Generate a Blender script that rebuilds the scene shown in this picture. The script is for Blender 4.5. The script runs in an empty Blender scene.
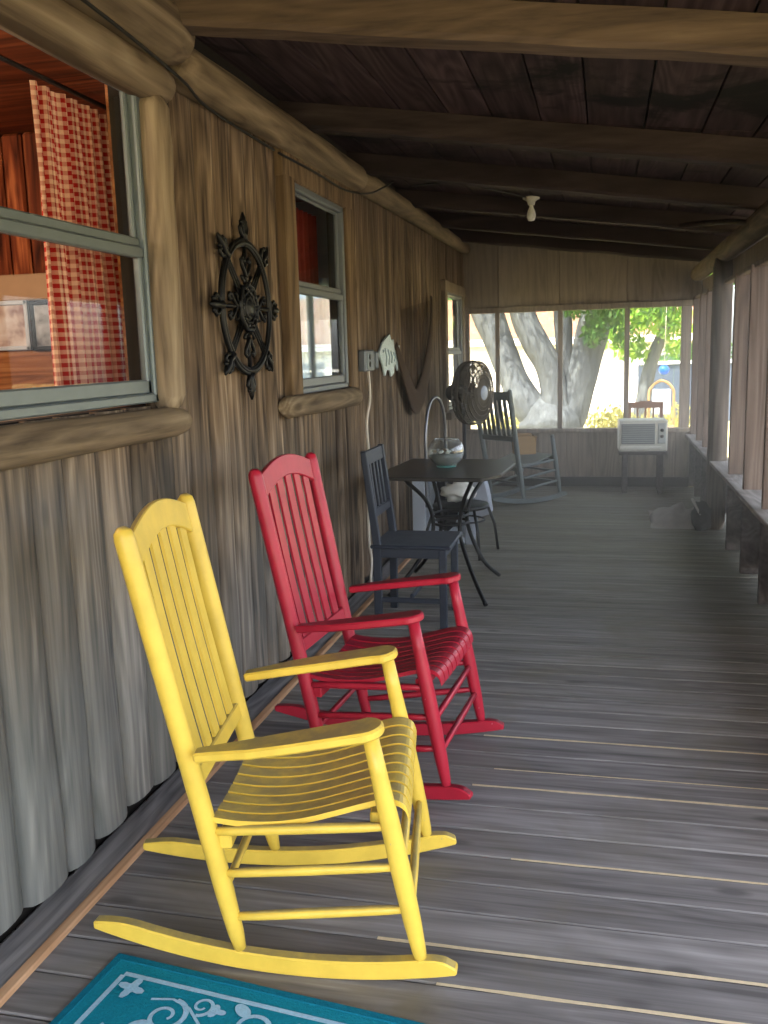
import bpy, bmesh, math, random
from mathutils import Vector, Matrix, Euler, noise
R = math.radians
rnd = random.Random(7)
scene = bpy.context.scene
COL = scene.collection

# ------------------------------------------------------------------ mesh helpers
class MB:
    def __init__(s): s.v, s.f, s.m, s.s, s.uv = [], [], [], [], {}
    def add(s, vs, fs, mi=0, smooth=False, uvs=None):
        b = len(s.v); s.v += [Vector(p) for p in vs]
        for k, f in enumerate(fs):
            s.f.append([b + i for i in f]); s.m.append(mi); s.s.append(smooth)
            if uvs: s.uv[len(s.f) - 1] = uvs[k]
        return s
    def box(s, c, size, rot=None, bev=0.0, mi=0, seg=1):
        bm = bmesh.new(); bmesh.ops.create_cube(bm, size=1)
        for v in bm.verts: v.co = Vector((v.co.x*size[0], v.co.y*size[1], v.co.z*size[2]))
        if bev > 0: bmesh.ops.bevel(bm, geom=bm.edges[:], offset=min(bev, min(size)*.45), segments=seg, profile=.5, affect='EDGES')
        s.bm(bm, _mat(c, rot), mi, False); return s
    def bm(s, bm, M=None, mi=0, smooth=False):
        bm.verts.index_update(); M = M or Matrix()
        s.add([M @ v.co for v in bm.verts], [[v.index for v in f.verts] for f in bm.faces], mi, smooth); bm.free()
    def tube(s, pts, rad, n=10, mi=0, cap=True, flat=None, closed=False):
        pts = [Vector(p) for p in pts]; N = len(pts)
        if not hasattr(rad, '__len__'): rad = [rad]*N
        T = []
        for i in range(N):
            if closed: t = pts[(i+1) % N] - pts[i-1]
            else: t = pts[min(i+1, N-1)] - pts[max(i-1, 0)]
            T.append(t.normalized())
        up = Vector((0,0,1)) if abs(T[0].z) < .9 else Vector((0,1,0))
        a = T[0].cross(up).normalized(); vs, fs = [], []
        for i in range(N):
            a = (a - T[i]*a.dot(T[i])).normalized(); b = T[i].cross(a)
            for k in range(n):
                w = 2*math.pi*k/n; d = a*math.cos(w) + b*math.sin(w)
                p = d*rad[i]
                if flat: p = Vector((p.x*flat[0], p.y*flat[1], p.z*flat[2]))
                vs.append(pts[i] + p)
        for i in range(N if closed else N-1):
            j = (i+1) % N
            for k in range(n):
                l = (k+1) % n; fs.append([i*n+k, i*n+l, j*n+l, j*n+k])
        s.add(vs, fs, mi, True)
        if cap and not closed:
            b = len(s.v) - len(vs)
            s.f.append([b+k for k in range(n)][::-1]); s.m.append(mi); s.s.append(False)
            s.f.append([b+(N-1)*n+k for k in range(n)]); s.m.append(mi); s.s.append(False)
        return s
    def lathe(s, prof, M=None, n=24, mi=0, smooth=True):
        M = M or Matrix(); vs, fs = [], []
        for r, z in prof:
            for k in range(n):
                w = 2*math.pi*k/n; vs.append(M @ Vector((r*math.cos(w), r*math.sin(w), z)))
        for i in range(len(prof)-1):
            for k in range(n):
                l = (k+1) % n; fs.append([i*n+k, i*n+l, (i+1)*n+l, (i+1)*n+k])
        if prof[0][0] > 1e-5: fs.append(list(range(n))[::-1])
        if prof[-1][0] > 1e-5: fs.append([(len(prof)-1)*n+k for k in range(n)])
        return s.add(vs, fs, mi, smooth)
    def prism(s, poly, t, M=None, bev=0.0, mi=0):
        """poly in local XY, extruded 0..t along local Z"""
        bm = bmesh.new(); n = len(poly)
        f = bm.faces.new([bm.verts.new((p[0], p[1], 0)) for p in poly])
        r = bmesh.ops.extrude_face_region(bm, geom=[f])
        for e in r['geom']:
            if isinstance(e, bmesh.types.BMVert): e.co.z += t
        bmesh.ops.recalc_face_normals(bm, faces=bm.faces)
        if bev: bmesh.ops.bevel(bm, geom=bm.edges[:], offset=bev, segments=1, affect='EDGES')
        s.bm(bm, M, mi, False); return s
    def sheet(s, grid, mi=0, smooth=True, uv=None):
        nr, nc = len(grid), len(grid[0]); vs = [p for r in grid for p in r]; fs, us = [], []
        for i in range(nr-1):
            for j in range(nc-1):
                q = [(i,j),(i,j+1),(i+1,j+1),(i+1,j)]
                fs.append([a*nc+b for a, b in q])
                if uv: us.append([uv[a][b] for a, b in q])
        return s.add(vs, fs, mi, smooth, us if uv else None)
    def sphere(s, c, r, mi=0, sub=2, scale=(1,1,1), amp=0, seed=0, freq=3.0):
        bm = bmesh.new(); bmesh.ops.create_icosphere(bm, subdivisions=sub, radius=1)
        for v in bm.verts:
            d = v.co.normalized(); k = 1 + (amp*noise.noise(d*freq + Vector((seed*7.3, seed, 0))) if amp else 0)
            v.co = Vector((d.x*r*scale[0]*k, d.y*r*scale[1]*k, d.z*r*scale[2]*k))
        s.bm(bm, Matrix.Translation(Vector(c)), mi, True); return s
    def build(s, name, mats, parent=None):
        me = bpy.data.meshes.new(name); me.from_pydata([tuple(v) for v in s.v], [], s.f)
        if not isinstance(mats, (list, tuple)): mats = [mats]
        for m in mats: me.materials.append(m)
        me.polygons.foreach_set('material_index', s.m); me.polygons.foreach_set('use_smooth', s.s)
        if s.uv:
            L = me.uv_layers.new(name='UVMap')
            for p in me.polygons:
                u = s.uv.get(p.index)
                if u:
                    for k, li in enumerate(p.loop_indices): L.data[li].uv = u[k]
        me.update()
        o = bpy.data.objects.new(name, me); COL.objects.link(o)
        if parent: o.parent = parent
        return o
def _mat(c, rot):
    M = Matrix.Translation(Vector(c))
    if rot is not None: M = M @ (rot if isinstance(rot, Matrix) else Euler(rot).to_matrix().to_4x4())
    return M
def basis(o, x, y, z):
    M = Matrix((x, y, z)).transposed().to_4x4(); M.translation = Vector(o); return M
def frame_between(a, b, up=(0,0,1)):
    a, b = Vector(a), Vector(b); x = (b-a).normalized(); y = Vector(up).cross(x).normalized(); z = x.cross(y)
    return basis((a+b)/2, x, y, z), (b-a).length
def tag(o, label, cat, group=None, kind=None):
    o['label'] = label; o['category'] = cat
    if group: o['group'] = group
    if kind: o['kind'] = kind
    return o
def thing(name, label, cat, loc=(0,0,0), rz=0, group=None):
    o = bpy.data.objects.new(name, None); COL.objects.link(o); o.empty_display_size = .1
    o.location = loc; o.rotation_euler = (0,0,rz); return tag(o, label, cat, group)
def struct(name, mb, mats, label=None):
    o = mb.build(name, mats); o['kind'] = 'structure'
    if label: o['label'] = label
    return o
def arc(cx, cy, r, a0, a1, n): return [(cx + r*math.cos(R(a0+(a1-a0)*k/n)), cy + r*math.sin(R(a0+(a1-a0)*k/n))) for k in range(n+1)]
def smooth_path(pts, n=6):
    pts = [Vector(p) for p in pts]; out = []
    for i in range(len(pts)-1):
        p0, p1, p2, p3 = pts[max(i-1,0)], pts[i], pts[i+1], pts[min(i+2, len(pts)-1)]
        for k in range(n):
            t = k/n; out.append(.5*((2*p1) + (p2-p0)*t + (2*p0-5*p1+4*p2-p3)*t*t + (3*p1-p0-3*p2+p3)*t**3))
    return out + [pts[-1]]

# ------------------------------------------------------------------ materials
def srgb(r, g, b):
    f = lambda c: (c/255/12.92) if c <= 10.3 else ((c/255+.055)/1.055)**2.4
    return (f(r), f(g), f(b), 1)
class NT:
    def __init__(s, name):
        s.mat = bpy.data.materials.new(name); s.mat.use_nodes = True; s.t = s.mat.node_tree; s.t.nodes.clear()
        s.out = s.n('ShaderNodeOutputMaterial'); s.p = s.n('ShaderNodeBsdfPrincipled'); s.l(s.p.outputs[0], s.out.inputs[0])
    def n(s, t, **k):
        x = s.t.nodes.new(t)
        for a, b in k.items(): setattr(x, a, b)
        return x
    def l(s, a, b): s.t.links.new(a, b)
    def noise(s, vec, scale, detail=4, rough=.55, dist=0):
        x = s.n('ShaderNodeTexNoise'); x.inputs['Scale'].default_value = scale; x.inputs['Detail'].default_value = detail
        x.inputs['Roughness'].default_value = rough; x.inputs['Distortion'].default_value = dist; s.l(vec, x.inputs['Vector']); return x.outputs['Fac']
    def ramp(s, fac, stops, interp='LINEAR'):
        x = s.n('ShaderNodeValToRGB'); s.l(fac, x.inputs[0]); e = x.color_ramp.elements; x.color_ramp.interpolation = interp
        while len(e) < len(stops): e.new(.5)
        for k, (p, c) in enumerate(stops): e[k].position = p; e[k].color = c if len(c) == 4 else (*c, 1)
        return x.outputs[0]
    def mix(s, fac, a, b, mode='MIX'):
        x = s.n('ShaderNodeMix', data_type='RGBA', blend_type=mode)
        for i, v in ((0, fac), (6, a), (7, b)):
            if hasattr(v, 'is_linked'): s.l(v, x.inputs[i])
            else: x.inputs[i].default_value = v
        return x.outputs[2]
    def math(s, op, a, b=0.0, clamp=False):
        x = s.n('ShaderNodeMath', operation=op); x.use_clamp = clamp
        for i, v in ((0, a), (1, b)):
            if hasattr(v, 'is_linked'): s.l(v, x.inputs[i])
            else: x.inputs[i].default_value = v
        return x.outputs[0]
    def mapped(s, scale, island=True, coord='Object'):
        tc = s.n('ShaderNodeTexCoord').outputs[coord]
        if island:
            g = s.n('ShaderNodeNewGeometry'); v = s.n('ShaderNodeVectorMath', operation='SCALE'); v.inputs[0].default_value = (13.1, 17.7, 9.3)
            s.l(g.outputs['Random Per Island'], v.inputs['Scale']); a = s.n('ShaderNodeVectorMath', operation='ADD')
            s.l(tc, a.inputs[0]); s.l(v.outputs[0], a.inputs[1]); tc = a.outputs[0]; s.rnd = g.outputs['Random Per Island']
        m = s.n('ShaderNodeMapping'); m.inputs['Scale'].default_value = scale; s.l(tc, m.inputs['Vector']); return m.outputs[0]
    def bump(s, h, strength=.3, dist=.01):
        b = s.n('ShaderNodeBump'); b.inputs['Strength'].default_value = strength; b.inputs['Distance'].default_value = dist
        s.l(h, b.inputs['Height']); s.l(b.outputs[0], s.p.inputs['Normal'])
    def set(s, color=None, rough=None, metal=None, spec=None):
        for k, v in (('Base Color', color), ('Roughness', rough), ('Metallic', metal), ('Specular IOR Level', spec)):
            if v is None: continue
            if hasattr(v, 'is_linked'): s.l(v, s.p.inputs[k])
            else: s.p.inputs[k].default_value = v
        return s.mat
def wood(name, dark, mid, light, axis='z', fine=28, along=1.2, vary=.5, rough=.85, bump=.25, blotch=None, age_or_dim=None, ring=.24):
    t = NT(name); ax = lambda a, c: {'x': (a, c, c), 'y': (c, a, c), 'z': (c, c, a)}[axis]
    streak = t.noise(t.mapped(ax(along, fine*1.6)), 1, 5, .6, .4)
    grain = t.noise(t.mapped(ax(along*.45, fine*.42)), 1, 5, .62, 1.6)
    broad = t.noise(t.mapped(ax(along*.5, 3)), 1, 4, .6, .5)
    field = t.noise(t.mapped(ax(along*.55, 4.5)), 1, 2, .45, .3); rings = t.math('PINGPONG', t.math('MULTIPLY', field, 13.0), .5)
    f = t.math('ADD', t.math('MULTIPLY', streak, .3), t.math('ADD', t.math('MULTIPLY', grain, .34), t.math('ADD', t.math('MULTIPLY', broad, .22), t.math('MULTIPLY', rings, ring))))
    c = t.ramp(f, [(.37, dark), (.5, mid), (.61, light)])
    vo = t.n('ShaderNodeTexVoronoi'); vo.inputs['Scale'].default_value = 1; vo.inputs['Randomness'].default_value = 1; t.l(t.mapped(ax(2.2, 5.5)), vo.inputs['Vector'])
    kn = t.ramp(vo.outputs['Distance'], [(.06, (1, 1, 1)), (.13, (0, 0, 0))]); c = t.mix(t.math('MULTIPLY', kn, .6), c, tuple(q*.55 for q in dark[:3]) + (1,))
    k = t.math('ADD', t.math('MULTIPLY', t.rnd, vary), 1-vary*.55); kc = t.n('ShaderNodeCombineColor')
    for i in range(3): t.l(k, kc.inputs[i])
    c = t.mix(1.0, c, kc.outputs[0], 'MULTIPLY')
    if blotch:
        tc = t.n('ShaderNodeTexCoord').outputs['Object']; q = t.noise(tc, blotch[1], 5, .65, .8)
        c = t.mix(t.ramp(q, [(blotch[2], (0,0,0)), (blotch[3], (1,1,1))]), c, blotch[0])
    if age_or_dim: c = age_or_dim(t, c)
    t.bump(f, bump, .01); return t.set(c, rough, 0, .25)
def paint(name, col, dirt_shade=None, dirt_shade_amt=.6, chip=None, chip_at=.72, rough=.38):
    t = NT(name); v = t.mapped((1,1,1)); c = col
    n1 = t.noise(v, 9, 5, .6); c = t.mix(t.ramp(n1, [(.35, (0,0,0)), (.8, (1,1,1))]), col, tuple(x*.78 for x in col[:3]) + (1,))
    if dirt_shade:  # up-facing tint: grime plus the shading of the tops put into the colour
        g = t.n('ShaderNodeNewGeometry'); sx = t.n('ShaderNodeSeparateXYZ'); t.l(g.outputs['Normal'], sx.inputs[0])
        up = t.ramp(sx.outputs[2], [(.72, (0,0,0)), (.93, (1,1,1))]); nn = t.ramp(t.noise(v, 14, 6, .65), [(.3, (.45,)*3), (.6, (1,1,1))])
        m = t.math('MULTIPLY', t.math('MULTIPLY', up, nn), dirt_shade_amt); c = t.mix(m, c, dirt_shade)
    if chip:
        q = t.noise(v, 55, 3, .6); c = t.mix(t.ramp(q, [(chip_at, (0,0,0)), (chip_at+.02, (1,1,1))]), c, chip)
    t.bump(t.noise(v, 60, 3), .08, .004); return t.set(c, rough, 0, .45)
def plain(name, col, rough=.6, metal=0, spec=.4, var=.15, scale=12, bump=.1):
    t = NT(name); v = t.mapped((1,1,1), False); n1 = t.noise(v, scale, 4, .6)
    c = t.mix(n1, tuple(x*(1-var) for x in col[:3])+(1,), tuple(min(1, x*(1+var)) for x in col[:3])+(1,)); t.bump(n1, bump, .005)
    return t.set(c, rough, metal, spec)
def glass_pane(name, tint=(1,1,1,1), refl=1.0):
    t = NT(name); t.t.nodes.remove(t.p); tr = t.n('ShaderNodeBsdfTransparent'); tr.inputs[0].default_value = tint
    gl = t.n('ShaderNodeBsdfGlossy'); gl.inputs['Roughness'].default_value = .02; lw = t.n('ShaderNodeLayerWeight'); lw.inputs[0].default_value = .5; fz = t.math('ADD', t.math('MULTIPLY', t.math('POWER', lw.outputs['Facing'], 4.0), .8), .05)
    m = t.n('ShaderNodeMixShader'); t.l(t.math('MULTIPLY', fz, refl, True), m.inputs[0]); t.l(tr.outputs[0], m.inputs[1]); t.l(gl.outputs[0], m.inputs[2])
    t.l(m.outputs[0], t.out.inputs[0]); return t.mat
def mesh_screen(name, col, a):
    t = NT(name); t.t.nodes.remove(t.p); tr = t.n('ShaderNodeBsdfTransparent'); d = t.n('ShaderNodeBsdfDiffuse'); d.inputs[0].default_value = col
    m = t.n('ShaderNodeMixShader'); m.inputs[0].default_value = a; t.l(tr.outputs[0], m.inputs[1]); t.l(d.outputs[0], m.inputs[2]); t.l(m.outputs[0], t.out.inputs[0]); return t.mat
def leafmat(name, col, col2):
    t = NT(name); g = t.n('ShaderNodeNewGeometry'); c = t.mix(g.outputs['Random Per Island'], col, col2)
    tl = t.n('ShaderNodeBsdfTranslucent'); t.l(c, tl.inputs[0]); m = t.n('ShaderNodeMixShader'); m.inputs[0].default_value = .5
    t.set(c, .5); t.l(t.p.outputs[0], m.inputs[1]); t.l(tl.outputs[0], m.inputs[2]); t.l(m.outputs[0], t.out.inputs[0]); return t.mat

def wall_age(t, c):   # silvered low boards under the eave's drip reach, browner boards higher up
    tc = t.n('ShaderNodeTexCoord').outputs['Object']; sx = t.n('ShaderNodeSeparateXYZ'); t.l(tc, sx.inputs[0])
    z = t.math('ADD', sx.outputs[2], t.math('MULTIPLY', t.noise(tc, 1.6, 4), 1.0))
    a = t.math('SUBTRACT', 1.75, z); b = t.math('MULTIPLY', t.math('SUBTRACT', 5.2, sx.outputs[1]), .33, True)
    m = t.math('MULTIPLY', t.math('MULTIPLY', a, 1.1, True), b, True)
    bw = t.n('ShaderNodeHueSaturation'); bw.inputs['Saturation'].default_value = .28; bw.inputs['Value'].default_value = 1.0; t.l(c, bw.inputs['Color'])
    return t.mix(m, c, t.mix(.45, bw.outputs[0], (.27, .285, .265, 1), 'MIX'))
WALL = wood('weathered slab boards', srgb(50,40,33), srgb(116,98,79), srgb(166,146,122), 'z', 26, 1.0, .75, .9, .5, age_or_dim=wall_age, ring=.15)
GAP = plain('shadow gap', srgb(30,25,21), .95)
LOG_Y = wood('peeled log along', srgb(76,64,50), srgb(130,113,90), srgb(162,146,120), 'y', 16, .9, .2, .85, .25, ring=.13)
LOG_Z = wood('peeled log upright', srgb(84,72,58), srgb(142,125,102), srgb(174,158,132), 'z', 16, .9, .2, .85, .25, ring=.13)
LOG_X = wood('rafter wood', srgb(66,55,47), srgb(98,82,68), srgb(120,102,84), 'x', 16, .9, .15, .85, .25, ring=.1)
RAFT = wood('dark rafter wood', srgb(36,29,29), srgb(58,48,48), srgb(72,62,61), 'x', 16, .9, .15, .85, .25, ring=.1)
CEIL = wood('stained ceiling boards', srgb(30,20,22), srgb(58,43,46), srgb(76,60,62), 'y', 20, .8, .5, .9, .2, blotch=(srgb(6,5,6), 1.1, .54, .62))
def far_dim(t, c):  # dimness of the far end put into the plank colour, browner with depth
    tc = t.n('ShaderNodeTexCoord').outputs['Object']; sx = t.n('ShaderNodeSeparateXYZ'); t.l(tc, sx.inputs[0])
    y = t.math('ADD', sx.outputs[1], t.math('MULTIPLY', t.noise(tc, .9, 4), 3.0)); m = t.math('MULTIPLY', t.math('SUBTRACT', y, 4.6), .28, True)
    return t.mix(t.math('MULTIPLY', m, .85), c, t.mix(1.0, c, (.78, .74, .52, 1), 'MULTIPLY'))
FLOOR = wood('grey deck planks', srgb(98,95,95), srgb(136,133,133), srgb(164,161,160), 'x', 24, 1.0, .3, .62, .2, blotch=(srgb(112,106,92), 1.7, .5, .85), age_or_dim=far_dim, ring=.1)
EDGE = plain('sunlit gap strip', srgb(206,190,158), .8, var=.35, scale=30)
GREYB = wood('grey ledge board', srgb(84,82,84), srgb(120,118,119), srgb(146,143,143), 'y', 26, 1, .3, .85, .2)
ORANGE = wood('fresh pine strip', srgb(150,112,80), srgb(186,144,108), srgb(204,164,128), 'y', 24, 1, .2, .7, .15)
ENDW = wood('old end wall boards', srgb(118,106,95), srgb(150,138,124), srgb(166,153,138), 'z', 20, .8, .15, .9, .2)
STUD = wood('stud wood', srgb(74,60,52), srgb(104,88,77), srgb(124,108,96), 'z', 24, .9, .25, .85, .3)
SIDING = wood('dark knee wall boards', srgb(48,44,44), srgb(76,70,68), srgb(96,88,86), 'y', 24, .9, .3, .9, .3)
YEL = paint('worn yellow paint', srgb(232,198,80), srgb(150,136,92), .97, srgb(190,170,110), .74)
RED = paint('worn red paint', srgb(182,36,58), srgb(92,26,40), .85, srgb(230,190,190), .75)
GRY = paint('worn grey green paint', srgb(104,112,110), srgb(88,90,86), .5)
BLK = paint('slate black paint', srgb(44,50,62), srgb(92,96,102), .55, rough=.5)
CANE = plain('woven cane', srgb(120,122,114), .8, var=.4, scale=90)
IRON = plain('black iron', srgb(26,27,29), .42, .55, .5, .3, 40, .2)
TABM = plain('dark table top', srgb(56,54,52), .35, .2, .5, .25, 20)
STEEL = plain('grey steel tube', srgb(128,130,136), .3, .8)
ALU = plain('weathered grey aluminium', srgb(112,122,124), .45, .35, .5, .12, 20)
ALUL = plain('pale aluminium', srgb(118,124,128), .45, .3, .5, .12, 20)
GLASS = glass_pane('window glass', (.94,.96,.96,1), .65)
TEAL = plain('teal rug pile', srgb(20,124,146), .95, 0, .1, .3, 160, .6)
TEALD = plain('teal rug binding', srgb(14,104,128), .95, 0, .1, .3, 140, .6)
PALE = plain('pale blue rug pattern', srgb(150,188,210), .95, 0, .1, .25, 140, .6)
WHITE = plain('white plastic', srgb(206,214,224), .5, var=.06)
FISHM = plain('pale painted fish', srgb(206,222,222), .55, var=.1)
CREAM = plain('ivory plastic', srgb(214,210,194), .5, var=.06)
GRILLE = plain('grey grille', srgb(120,124,122), .6)
DARK = plain('dark plastic', srgb(34,32,32), .6)
FANM = plain('brown grey fan metal', srgb(92,84,74), .5, .5)
NET = plain('dark brown net cloth', srgb(74,60,48), .95, 0, .1, .4, 60, .8)
TARP = plain('grey crumpled cloth', srgb(158,152,144), .9, 0, .2, .2, 20, .5)
CARD = plain('tan cardboard', srgb(158,128,90), .8, 0, .2, .15, 20)
CORD = plain('white cord', srgb(224,214,196), .6)
BLACKC = plain('black cable', srgb(20,18,18), .6)
LACQ = wood('red lacquered panelling', srgb(54,22,12), srgb(122,58,32), srgb(176,100,60), 'z', 26, 1.0, .6, .35, .3)
PINE = wood('varnished pine', srgb(110,62,30), srgb(164,104,60), srgb(190,134,84), 'x', 22, 1, .3, .5, .2)

# ------------------------------------------------------------------ camera
CAMP = Vector((0, 0, 1.45)); FPX = 923.0; yaw, pit, rol = R(13.589), R(9.786), R(-1.631)
f = Vector((-math.sin(yaw)*math.cos(pit), math.cos(yaw)*math.cos(pit), -math.sin(pit)))
r = Vector((math.cos(yaw), math.sin(yaw), 0)); u = r.cross(f); r2 = r*math.cos(rol) + u*math.sin(rol); u2 = r2.cross(f)
cam = bpy.data.cameras.new('camera'); co = bpy.data.objects.new('camera', cam); COL.objects.link(co)
co.matrix_world = basis(CAMP, r2, u2, -f); cam.sensor_fit = 'HORIZONTAL'; cam.sensor_width = 36; cam.lens = FPX/768*36; cam.clip_start = .05; cam.clip_end = 300
scene.camera = co

Y0, Y1 = -.9, 9.9          # near end (open) and end wall
def rafz(x): return 2.316 - .127*x
# ------------------------------------------------------------------ floor
mb = MB(); y = Y0; k = 0
gaps = {}
while y < Y1 - .01:
    w = .142 + rnd.uniform(-.012, .012); w = min(w, Y1-y); g = .004 + (rnd.random() < .3)*.003
    mb.box(((-1.5+1.0)/2+.02, y+w/2, -.02), (2.5, w-g, .04), None, .004)
    gaps[k] = y + w; y += w; k += 1
for e in sorted(gaps.values()):
    if any(abs(e-q) < .075 for q in (1.86, 1.97, 2.52, 2.85, 3.02, 3.3)):   # pale strips paint sunlit ground showing through some near gaps
        x0, x1 = rnd.uniform(-.55, -.2), .9; n = 12; j = rnd.uniform(.6, 1.1) if rnd.random() < .75 else .35
        top = [(x0+(x1-x0)*i/n, e+.002+.004*j*(1+.8*noise.noise(Vector((i*.9, e*9, 0)))), .0012) for i in range(n+1)]
        bot = [(x0+(x1-x0)*i/n, e-.002-.004*j*(1+.8*noise.noise(Vector((i*.8, e*7, 3)))), .0012) for i in range(n+1)]
        mb.sheet([bot, top], 1, False)
mb.box((-.27, 4.1, -.1), (2.5, 11.6, .08), None, 0, 2)
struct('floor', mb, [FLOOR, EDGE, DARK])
struct('trim_1', MB().box((-1.34, 4.15, .008), (.032, 11.5, .018), None, .004), ORANGE)
mb = MB(); mb.box((-1.41, 4.15, .004), (.11, 11.5, .012), None, .003); struct('baseboard_left', mb, GREYB)

# ------------------------------------------------------------------ left wall of rounded slab boards
W1 = (.75, 2.82, 1.30, 2.33); W2 = (4.32, 5.19, 1.26, 2.26); W3 = (8.68, 9.62, .88, 2.0)
mb = MB(); y = Y0; zt = 2.5
def slab(y0, y1, z0, z1, b, ph):
    rows = []; n = 7; nz = max(2, int((z1-z0)/.12))
    for i in range(nz+1):
        z = z0 + (z1-z0)*i/nz; row = []
        wob = .012*noise.noise(Vector((ph, z*1.1, 0))); wb = 1+.22*noise.noise(Vector((ph+9, z*1.4, 2)))
        for j in range(n+1):
            a = math.pi*j/n; yy = (y0+y1)/2 - (y1-y0)/2*.985*math.cos(a) + wob
            row.append((-1.485 + b*wb*math.sin(a)**.7 + .004*noise.noise(Vector((yy*14, z*3, ph))), yy, z))
        rows.append(row)
    mb.sheet(rows, 0, True)
    e = [rows[0][j] for j in range(n+1)]; mb.add(e, [list(range(n+1))[::-1]])
k = 0
edges = sorted([W1[0], W1[1], W2[0], W2[1], W3[0], W3[1]])
while y < Y1:
    w = rnd.uniform(.115, .19) if y < 4 else rnd.uniform(.1, .15)
    for e in edges:
        if y < e - .02 < y + w + .03 and e - y < w + .08: w = max(.05, e - y); break
    y2 = min(y + w, Y1 + .02); ym = (y+y2)/2; b = rnd.uniform(.032, .052) if y < 4 else rnd.uniform(.014, .026); z0 = .02 + rnd.uniform(0, .03)
    win = next((q for q in (W1, W2, W3) if q[0] < ym < q[1]), None)
    if win: slab(y, y2, z0, win[2], b, k*3.1); slab(y, y2, win[3], zt, b, k*3.1)
    else: slab(y, y2, z0, zt, b, k*3.1)
    y = y2; k += 1
# backing boards with the window openings left out
ys = [Y0, W1[0], W1[1], W2[0], W2[1], W3[0], W3[1], Y1]
for i in range(7):
    a, c = ys[i], ys[i+1]; m = (a+c)/2; win = next((q for q in (W1, W2, W3) if q[0] < m < q[1]), None)
    for z0, z1 in (((-.1, win[2]), (win[3], 2.62)) if win else ((-.1, 2.62),)): mb.box((-1.515, m, (z0+z1)/2), (.05, c-a, z1-z0), None, 0, 1)
struct('wall_left', mb, [WALL, GAP])

# eave log, header and sill logs
def log(pts, rad, seed, n=16, jit=.06):
    P = smooth_path(pts, 10); m = MB(); N = len(P)
    rr = [(rad if not hasattr(rad, '__len__') else rad[0]+(rad[1]-rad[0])*i/(N-1)) * (1+jit*noise.noise(Vector((i*.35, seed, 0)))) for i in range(N)]
    rr[0] *= .8; rr[-1] *= .8
    d0 = (P[0]-P[1]).normalized(); d1 = (P[-1]-P[-2]).normalized()
    P = [P[0]+d0*.02] + P + [P[-1]+d1*.02]; rr = [rr[0]*.7] + rr + [rr[-1]*.7]
    return m.tube(P, rr, n)
struct('trim_2', log([(-1.4, Y0, 2.5), (-1.4, 1, 2.5), (-1.4, 3.02, 2.485)], .1, 1), LOG_Y)
struct('trim_3', log([(-1.42, 3.05, 2.425), (-1.42, 4.2, 2.44), (-1.43, 5.5, 2.455)], (.078, .075), 2), LOG_Y)
struct('trim_4', log([(-1.43, 5.53, 2.46), (-1.43, 7.5, 2.475), (-1.43, Y1-.03, 2.485)], (.07, .06), 3), LOG_Y)
struct('trim_5', log([(-1.435, .2, 2.33), (-1.435, 1.5, 2.325), (-1.435, 2.98, 2.33)], .068, 4), LOG_Y)
struct('trim_6', log([(-1.425, .4, 1.258), (-1.42, 1.7, 1.25), (-1.42, 2.94, 1.24)], (.055, .052), 5), LOG_Y)
struct('trim_7', log([(-1.435, 2.88, 1.3), (-1.43, 2.88, 1.8), (-1.435, 2.89, 2.27)], .062, 6), LOG_Z)
struct('trim_8', log([(-1.42, 4.02, 1.215), (-1.41, 4.6, 1.21), (-1.42, 5.24, 1.205)], (.05, .056), 7), LOG_Y)
WB = wood('window side boards', srgb(70,54,40), srgb(112,92,68), srgb(134,112,86), 'z', 22, .9, .3, .85, .3)
mb = MB(); mb.box((-1.452, 4.24, 1.76), (.05, .15, 1.02), None, .006); mb.box((-1.452, 5.28, 1.76), (.05, .16, 1.02), None, .006); mb.box((-1.455, 4.76, 2.32), (.05, 1.2, .13), None, .006)
struct('trim_9', mb, WB)
WB2 = wood('corner window casing', srgb(84,72,60), srgb(120,106,90), srgb(138,124,108), 'z', 22, .9, .3, .85, .3)
mb = MB(); mb.box((-1.455, 8.61, 1.44), (.05, .13, 1.24), None, .006); mb.box((-1.455, 9.7, 1.44), (.05, .13, 1.24), None, .006)
mb.box((-1.45, 9.15, 2.04), (.055, 1.24, .1), None, .006); mb.box((-1.43, 9.15, .85), (.09, 1.26, .07), None, .008)
struct('trim_10', mb, WB2)

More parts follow.
